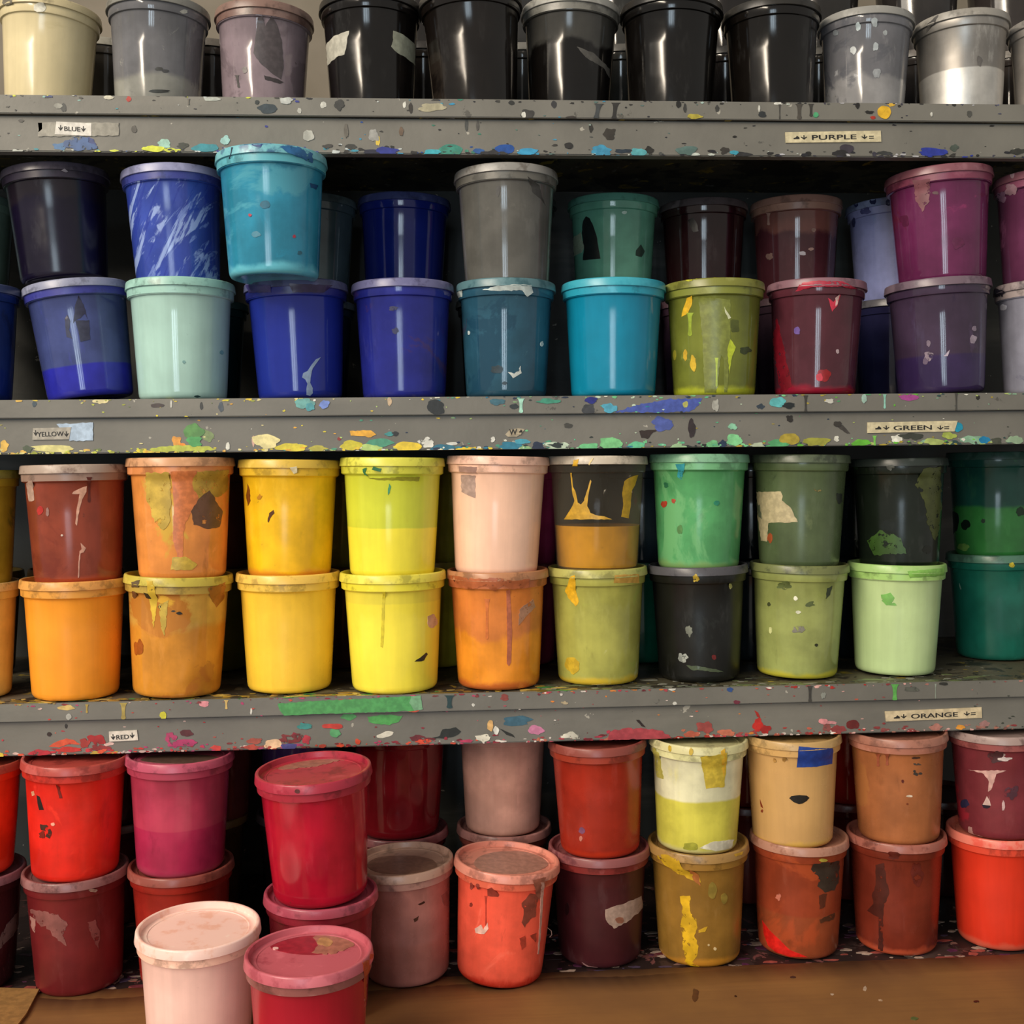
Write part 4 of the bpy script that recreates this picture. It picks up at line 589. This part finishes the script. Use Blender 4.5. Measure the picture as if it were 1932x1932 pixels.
SC = [(B_,36,1325,14,5,'b89838',.4),(B_,125,1335,15,5,'ccb068',.35),(R_,233,1326,1357,9,'a8944a'),(R_,164,1329,1345,4,'b89c48'),(B_,130,1352,5,6,'b0b0a8'),(B_,308,1350,6,8,'d0cc34',.2),(B_,385,1328,9,6,'d88c94',.3),(R_,427,1321,1338,5,'d0b068'),(B_,474,1342,2,6,'d0d0c8'),(P_,[(524,1328),(600,1322),(700,1318),(776,1313),(782,1341),(700,1344),(600,1347),(536,1350),(528,1340)],'4c9a54',1.0),(P_,[(776,1313),(794,1312),(798,1338),(782,1341),(772,1326)],'72a47c',1.0),(R_,848,1312,1336,11,'1e3a3c'),(B_,952,1316,8,6,'8c4038',.4),(B_,780,1341,9,3,'c04a30',.3),(B_,1065,1326,6,3,'b8a888',.5),(B_,1377,1301,6,4,'2c4c88',.3),(R_,1688,1291,1322,9,'5ca850'),(R_,1528,1294,1325,6,'3c3a36'),(B_,1390,1325,6,4,'682838',.3),(B_,1273,1327,4,3,'d8d8d0'),(B_,1268,1300,7,3,'d0d0c8'),(B_,1780,1290,8,3,'2c2c28'),(B_,1553,1312,4,6,'989c94',.5),(B_,1720,1300,14,4,'5a5c54',.5),(B_,893,1330,3,3,'d0d0c8'),(R_,1765,1290,1318,2,'8a9488'),  # the dark grey drip stands for a vertical seam in the edging
 (B_,352,1383,13,6,'5a2428',.3),(B_,322,1392,11,10,'ac3c64',.5),(B_,345,1402,26,7,'b03868',.5),(B_,93,1385,4,4,'34241f'),(B_,125,1370,3,4,'34302c'),(B_,658,1352,13,7,'4ea058',.35),(P_,[(693,1352),(720,1348),(760,1350),(752,1362),(735,1368),(715,1366),(696,1362)],'4ea050',1.2),(B_,628,1370,20,5,'c43a2c',.25),(B_,575,1370,13,6,'3a8884',.4),(B_,632,1383,10,8,'58a068',.3),(B_,727,1386,17,5,'e0dccc',.2,-.25),(P_,[(815,1392),(830,1388),(835,1376),(860,1372),(870,1380),(860,1388),(840,1394)],'22241f',1.2),(B_,795,1394,22,6,'6a2026',.5),(B_,800,1399,16,4,'d84a2c',.5),(B_,925,1369,6,10,'dcb070',.25),(B_,936,1378,5,8,'e0e0d8',.2),(P_,[(942,1374),(955,1380),(968,1386),(972,1392),(955,1386)],'24241f',.7),(B_,975,1360,27,9,'3c6478',.35),(B_,1011,1377,14,9,'cc80a4',.3),(B_,912,1392,15,6,'dcd8c8',.45),(B_,1078,1388,17,6,'dcd8c8',.45),(P_,[(1150,1382),(1160,1376),(1200,1374),(1245,1378),(1262,1386),(1268,1394),(1200,1395),(1148,1396)],'a84048',2),(B_,1215,1381,20,6,'c03868',.35),(B_,1246,1388,14,6,'d88030',.45),(B_,1198,1390,17,5,'32181c',.2),(P_,[(1200,1358),(1206,1358),(1218,1372),(1210,1370)],'2a1c1a',.6),(B_,1330,1372,16,10,'984440',.4),(B_,1370,1382,16,6,'bc6c54',.4),(B_,1305,1385,14,6,'b85c48',.4),(P_,[(1423,1340),(1430,1344),(1434,1354),(1428,1352)],'a8281f',.6),(B_,1430,1368,9,13,'c0281f',.4),(B_,1444,1376,9,8,'a4221f',.4),(B_,1553,1361,9,5,'dc9094',.25),(B_,1568,1363,10,3,'cc8c90',.4),(B_,1609,1367,12,9,'66201f',.2),(B_,1572,1383,5,4,'e0d8d0',.3),(B_,1582,1376,12,8,'8c3c3c',.4),(B_,1560,1372,8,8,'90504c',.5),(B_,1812,1372,9,4,'e09838',.35),(B_,1765,1372,12,6,'b0786c',.4),(B_,1857,1366,10,6,'a87c78',.4),
 (P_,[(92,1408),(110,1398),(125,1393),(140,1396),(152,1404),(130,1404),(112,1410)],'d85838',1.0),(B_,183,1395,17,9,'a42828',.45),(B_,160,1402,10,8,'a83c34',.5),(B_,130,1414,24,5,'c83830',.4),(B_,75,1420,18,6,'c03440',.5),(B_,190,1412,18,7,'8c3434',.5),(B_,515,1404,17,9,'ecc49c',.25),(B_,545,1408,14,6,'4c4888',.35),(B_,480,1398,14,6,'a04c3c',.4),(B_,475,1410,12,6,'b04434',.4),(B_,550,1393,24,8,'7c2c2c',.5),(B_,408,1412,10,6,'c84038',.4),(B_,555,1387,5,5,'8c2030',.3),(B_,578,1395,8,8,'b03440',.4),(B_,3,1426,4,6,'d8c040',.3),(B_,880,1398,12,3,'b83c60',.4),(B_,675,1399,5,5,'d04c30',.3),(B_,235,1420,14,3,'c8b8b4',.5)]
for k, L in (('A', SA), ('B', SB), ('C', SC)):
    for i, d in enumerate(L):
        o = splat_front(k, d, 'paint_drip' if d[0] == 'r' else 'paint_splat', i % 6)
# uncountable small flecks along the edges
def flecks(k, pals, seed, n=420):
    r = random.Random(seed); z0, z1, z2 = front(k)
    by = {}
    for i in range(n):
        m = r.random(); px = r.uniform(-60, 1990)
        x = on_y(px, 900, 0).x
        if m < .62: z = z2+abs(r.gauss(0, .0035)); Y = FY; sz = r.uniform(.0005, .0024)
        elif m < .74: z = z2+r.uniform(0, T2); Y = FY; sz = r.uniform(.0004, .0013)
        elif m < .92: z = z0-abs(r.gauss(0, .002)); Y = 0; sz = r.uniform(.0004, .002)
        else: z = z1+r.uniform(0, T1); Y = 0; sz = r.uniform(.0004, .0014)
        lo, hi = (z2, z1-.0006) if Y else (z1, z0)
        f = px/1932*(len(pals)-1); pal = pals[max(0, min(len(pals)-1, int(round(f+r.uniform(-.6, .6)))))]
        h = r.choice(pal)
        pts = blob_pts(x, z, sz*r.uniform(.9, 2.2), sz*r.uniform(.5, .9), .5, 0, 9, r)
        pts = [(a, max(lo+.0001, min(hi-.0001, b))) for a, b in pts]
        V, Fc = by.setdefault(h, ([], [])); b0 = len(V); hh = Y-.00030-r.uniform(0, .0002)
        if area2(pts) < 0: pts = pts[::-1]
        for a, b in pts: V.append((a, hh, b))
        for a, b in pts: V.append((a, Y+.0001, b))
        nn = len(pts); Fc.append(tuple(b0+i for i in range(nn)))
        for i in range(nn): Fc.append((b0+(i+1) % nn, b0+i, b0+nn+i, b0+nn+(i+1) % nn))
    me = bpy.data.meshes.new('paint_flecks'); VV, FF, MI_ = [], [], []
    for j, (h, (V, Fc)) in enumerate(by.items()):
        me.materials.append(flat_paint(h, .42)); b0 = len(VV); VV += V
        FF += [tuple(q+b0 for q in f) for f in Fc]; MI_ += [j]*len(Fc)
    me.from_pydata(VV, [], FF); me.polygons.foreach_set('material_index', MI_); me.update()
    o = bpy.data.objects.new('paint_flecks', me); COL.objects.link(o); o.parent = boards[k][2]; o['kind'] = 'stuff'
dk = ['2a2826', '3a3834', '24242a']
flecks('A', [['3a5a8a', '2a3a6c', 'b0b4ac']+dk, ['2e8a98', 'c8d040', '88b4ac']+dk, ['2a348a', '3a90a8', 'c0c8c8']+dk, ['1c4a94', '3a98c4', '40806c']+dk, ['3c8cb0', '56706c', 'a8c0b8']+dk, ['4a4c4a', 'b8c0b8']+dk, ['3a3844', 'b0b0b4']+dk, ['2a3898', '44465c']+dk], 1)
flecks('B', [['d8d088', 'b8b050', 'd8b050'], ['bcc448', '9aa038', 'd8c040', '6a7a48'], ['dccc30', 'e0a62c', 'e4d898'], ['b4d078', '4a9478', 'e4c62c', 'dcdcd4'], ['2a7894', '88b07c', '222c44', 'e0e0d0', '4a9478'], ['70c488', '60bc90', 'c0d4bc', '28302c'], ['80cc90', '54a46c', 'a89638', '22344c'], ['a89638', 'a4b468', '64b438', '3c4038'], ['84ac90', '2c4848', 'a4b468', 'e4e4d8']], 2, 560)
flecks('C', [['c03440', 'b8a040', 'd85838', '8c3434'], ['a42828', 'c83830', 'b03868', 'd8b8b0'], ['b03868', 'a04c3c', '7c2c2c', 'b04434'], ['b83c60', '7c2c2c', 'd04c30', '8c2030'], ['a84048', '6a2026', 'd8d0c8', 'c05060'], ['b03448', 'a84048', 'bc6c54', 'd88030'], ['b85c48', 'a8281f', '984440', 'd8c8c0'], ['90504c', '8c3c3c', 'd8a8a0'], ['b0786c', '7a5450', '3c4038', 'a06c5c']], 3, 560)
# scraps of paint on the third shelf's top and on the counter by the paper's edge
def ground_flecks(name, parent, Z, off, area_, pal, seed, n):
    r = random.Random(seed); by = {}
    for i in range(n):
        x, y = area_(r); sz = r.uniform(.001, .006)
        pts = blob_pts(x, y, sz*r.uniform(.9, 2.4), sz*r.uniform(.5, 1), .5, 0, 9, r)
        if area2(pts) < 0: pts = pts[::-1]
        V, Fc = by.setdefault(r.choice(pal), ([], [])); b0 = len(V); hz = Z+.0003+r.uniform(0, .0002)
        for a, b in pts: V.append((a-off[0], b-off[1], hz-off[2]))
        for a, b in pts: V.append((a-off[0], b-off[1], Z-.0001-off[2]))
        nn = len(pts); Fc.append(tuple(b0+i for i in range(nn)))
        for i in range(nn): Fc.append((b0+(i+1) % nn, b0+i, b0+nn+i, b0+nn+(i+1) % nn))
    me = bpy.data.meshes.new(name); VV, FF, MI_ = [], [], []
    for j, (h, (V, Fc)) in enumerate(by.items()):
        me.materials.append(flat_paint(h, .42)); b0 = len(VV); VV += V; FF += [tuple(q+b0 for q in f) for f in Fc]; MI_ += [j]*len(Fc)
    me.from_pydata(VV, [], FF); me.polygons.foreach_set('material_index', MI_); me.update()
    o = bpy.data.objects.new(name, me); COL.objects.link(o); o.parent = parent; o['kind'] = 'stuff'
ground_flecks('paint_flecks', boards['C'][0], ZC, (0, 0, 0), lambda r: (r.uniform(-.65, .15), .004+abs(r.gauss(0, .012))), ['b89838', 'a8843c', '7c6a34', 'c8b060', '3c3a34', '4c8c48'], 7, 260)
ground_flecks('paint_flecks', boards['C'][0], ZC, (0, 0, 0), lambda r: (r.uniform(.1, .8), .004+abs(r.gauss(0, .02))), ['5c6450', '3c3e36', '8c8c80', '6c7850'], 8, 160)
ground_flecks('paint_flecks', counter, ZD, (0, 0, -1.5), lambda r: (r.uniform(-.7, .85), r.uniform(-.04, .09)), ['8c6a60', '6a3038', 'b09a8c', '3c2428', '5c2c4c', 'a05048', '4a3c54', 'c0a898'], 9, 700)

# ------------------------------------------------------------------ paper labels with lettering
def label_strip(k, quad, col, text, tw_, th, tcx, tcy, icons=()):
    z0, z1, z2 = front(k); fa = boards[k][2]
    P3 = [on_y(x, y, FY) for x, y in quad]
    root = bpy.data.objects.new('paper_label', bpy.data.meshes.new('paper_label')); bpy.data.objects.remove(root)
    v3, f3 = build_patch([(p.x, p.z) for p in rag(quad and [(p.x*1e4, p.z*1e4) for p in P3], .6, 60)] if False else [(p.x, p.z) for p in P3], lambda u, v, h: (u, FY-h, v), .0013)
    lab = obj('paper_label', v3, f3, flat_paint(col, .55), unit); lab.location = (0, 0, -ZD)
    lab['label'] = 'paper label lettered ' + text
    a, b = P3[0], P3[1]; ang = math.atan2(b.z-a.z, b.x-a.x)
    ink = ink_m
    def place(o, cx, cy_, wpx, hpx):
        c = on_y(cx, cy_, FY); sc_ = (on_y(cx+50, cy_, FY).x-on_y(cx-50, cy_, FY).x)/100
        me = o.data; xs = [v.co.x for v in me.vertices]; ys = [v.co.y for v in me.vertices]
        x0, x1, y0, y1 = min(xs), max(xs), min(ys), max(ys)
        for v in me.vertices:
            x = (v.co.x-(x0+x1)/2)/(x1-x0)*wpx*sc_; y = (v.co.y-(y0+y1)/2)/(y1-y0)*hpx*sc_
            v.co = (c.x+x*math.cos(ang)-y*math.sin(ang), FY-.0014-(.00025 if v.co.z > 0 else 0), c.z+x*math.sin(ang)+y*math.cos(ang))
    fc = bpy.data.curves.new('t', 'FONT'); fc.body = text; fc.size = 1; fc.extrude = .01; fc.offset = .012
    to = bpy.data.objects.new('t', fc); COL.objects.link(to); dg = bpy.context.evaluated_depsgraph_get(); dg.update()
    me = bpy.data.meshes.new_from_object(to.evaluated_get(dg)); bpy.data.objects.remove(to)
    o = bpy.data.objects.new('lettering', me); COL.objects.link(o); me.materials.clear(); me.materials.append(ink); o.parent = lab
    place(o, tcx, tcy, tw_, th)
    for kind, cx, cy_, wpx, hpx in icons:
        if kind == 'arrow': pl = [[(-.14, 1), (.14, 1), (.14, -.3), (-.14, -.3)], [(0, -1), (.9, .15), (.62, .3), (0, -.35), (-.62, .3), (-.9, .15)]]
        elif kind == 'wedge': pl = [[(-1, -1), (1, -1), (1, -.1), (.2, 1), (-.3, 0), (-1, -.3)]]
        elif kind == 'bars': pl = [[(-1, .35), (1, .35), (1, 1), (-1, 1)], [(-1, -1), (1, -1), (1, -.35), (-1, -.35)]]
        V, Fc = [], []
        for q in pl:
            if area2(q) < 0: q = q[::-1]
            b0 = len(V); n = len(q); V += [(x, y, 1) for x, y in q]+[(x, y, -1) for x, y in q]
            tri = geometry.tessellate_polygon([[Vector((x, y, 0)) for x, y in q]])
            Fc += [tuple(b0+i for i in t) for t in tri]
            Fc += [(b0+i, b0+(i+1) % n, b0+n+(i+1) % n, b0+n+i) for i in range(n)]
        o = obj({'arrow': 'printed_arrow', 'wedge': 'printed_wedge', 'bars': 'printed_bars'}[kind], V, Fc, ink, lab)
        place(o, cx, cy_, wpx, hpx)
it = NT('black_ink'); ink_m = it.done((.012, .011, .010, 1), .6)
def tape_piece(k, quad, col, lab, j=1.0):
    P3 = [on_y(x, y, FY) for x, y in rag(quad, j, 6)]
    v3, f3 = build_patch([(p.x, p.z) for p in P3], lambda u, v, h: (u, FY-h, v), .0009)
    o = obj('tape_piece', v3, f3, flat_paint(col, .3), unit); o.location = (0, 0, -ZD); o['label'] = lab
tape_piece('A', [(72, 232), (106, 231), (225, 232), (224, 256), (172, 257), (72, 258)], '8f8c82', 'clear tape around the blue label')
tape_piece('A', [(72, 232), (80, 232), (80, 244), (73, 250)], 'c8c8c0', 'frayed end of tape')
label_strip('A', [(107, 230), (173, 233), (173, 257), (104, 254)], 'd8d4cc', 'BLUE', 30, 8.5, 137, 244, [('arrow', 115, 242, 9, 11), ('arrow', 158, 244, 9, 11)])
label_strip('A', [(1481, 250), (1661, 247), (1662, 268), (1482, 270)], 'd0c5a2', 'PURPLE', 84, 8.5, 1573, 259.5, [('wedge', 1502, 260, 11, 6), ('arrow', 1516, 260, 12, 8), ('arrow', 1630, 259, 12, 8), ('bars', 1643, 259.5, 9, 5)])
tape_piece('B', [(107, 800), (176, 797), (176, 831), (132, 832), (120, 815)], 'aec2d8', 'pale blue scrap behind the yellow label', 1.2)
label_strip('B', [(63, 808), (135, 806), (131, 829), (62, 830)], 'aaa498', 'YELLOW', 50, 9, 96, 819, [('arrow', 68, 817, 8, 11), ('arrow', 126, 819, 9, 11)])
label_strip('B', [(1636, 797), (1806, 794), (1800, 814), (1636, 817)], 'd0c5a2', 'GREEN', 72, 8.5, 1721, 807, [('wedge', 1656, 807, 11, 6), ('arrow', 1671, 807, 12, 8), ('arrow', 1773, 807, 12, 8), ('bars', 1785, 807, 9, 5)])
tape_piece('B', [(953, 820), (962, 811), (978, 808), (990, 810), (984, 818), (975, 824), (958, 824)], 'a89c84', 'torn remnant of a label')
label_strip('B', [(960, 811), (984, 810), (983, 820), (961, 821)], 'a89c84', 'W', 15, 11, 968, 815, [('wedge', 982, 813, 6, 6)])
label_strip('C', [(206, 1380), (259, 1377), (261, 1396), (207, 1399)], 'd8d0c4', 'RED', 24, 8.5, 232, 1390, [('arrow', 214, 1390, 9, 11), ('arrow', 250, 1387, 9, 11)])
label_strip('C', [(1669, 1342), (1851, 1334), (1852, 1354), (1671, 1361)], 'd0bf9c', 'ORANGE', 88, 8.5, 1762, 1349, [('wedge', 1691, 1352, 11, 6), ('arrow', 1704, 1351, 12, 8), ('arrow', 1823, 1346, 12, 8), ('bars', 1835, 1346, 9, 5)])
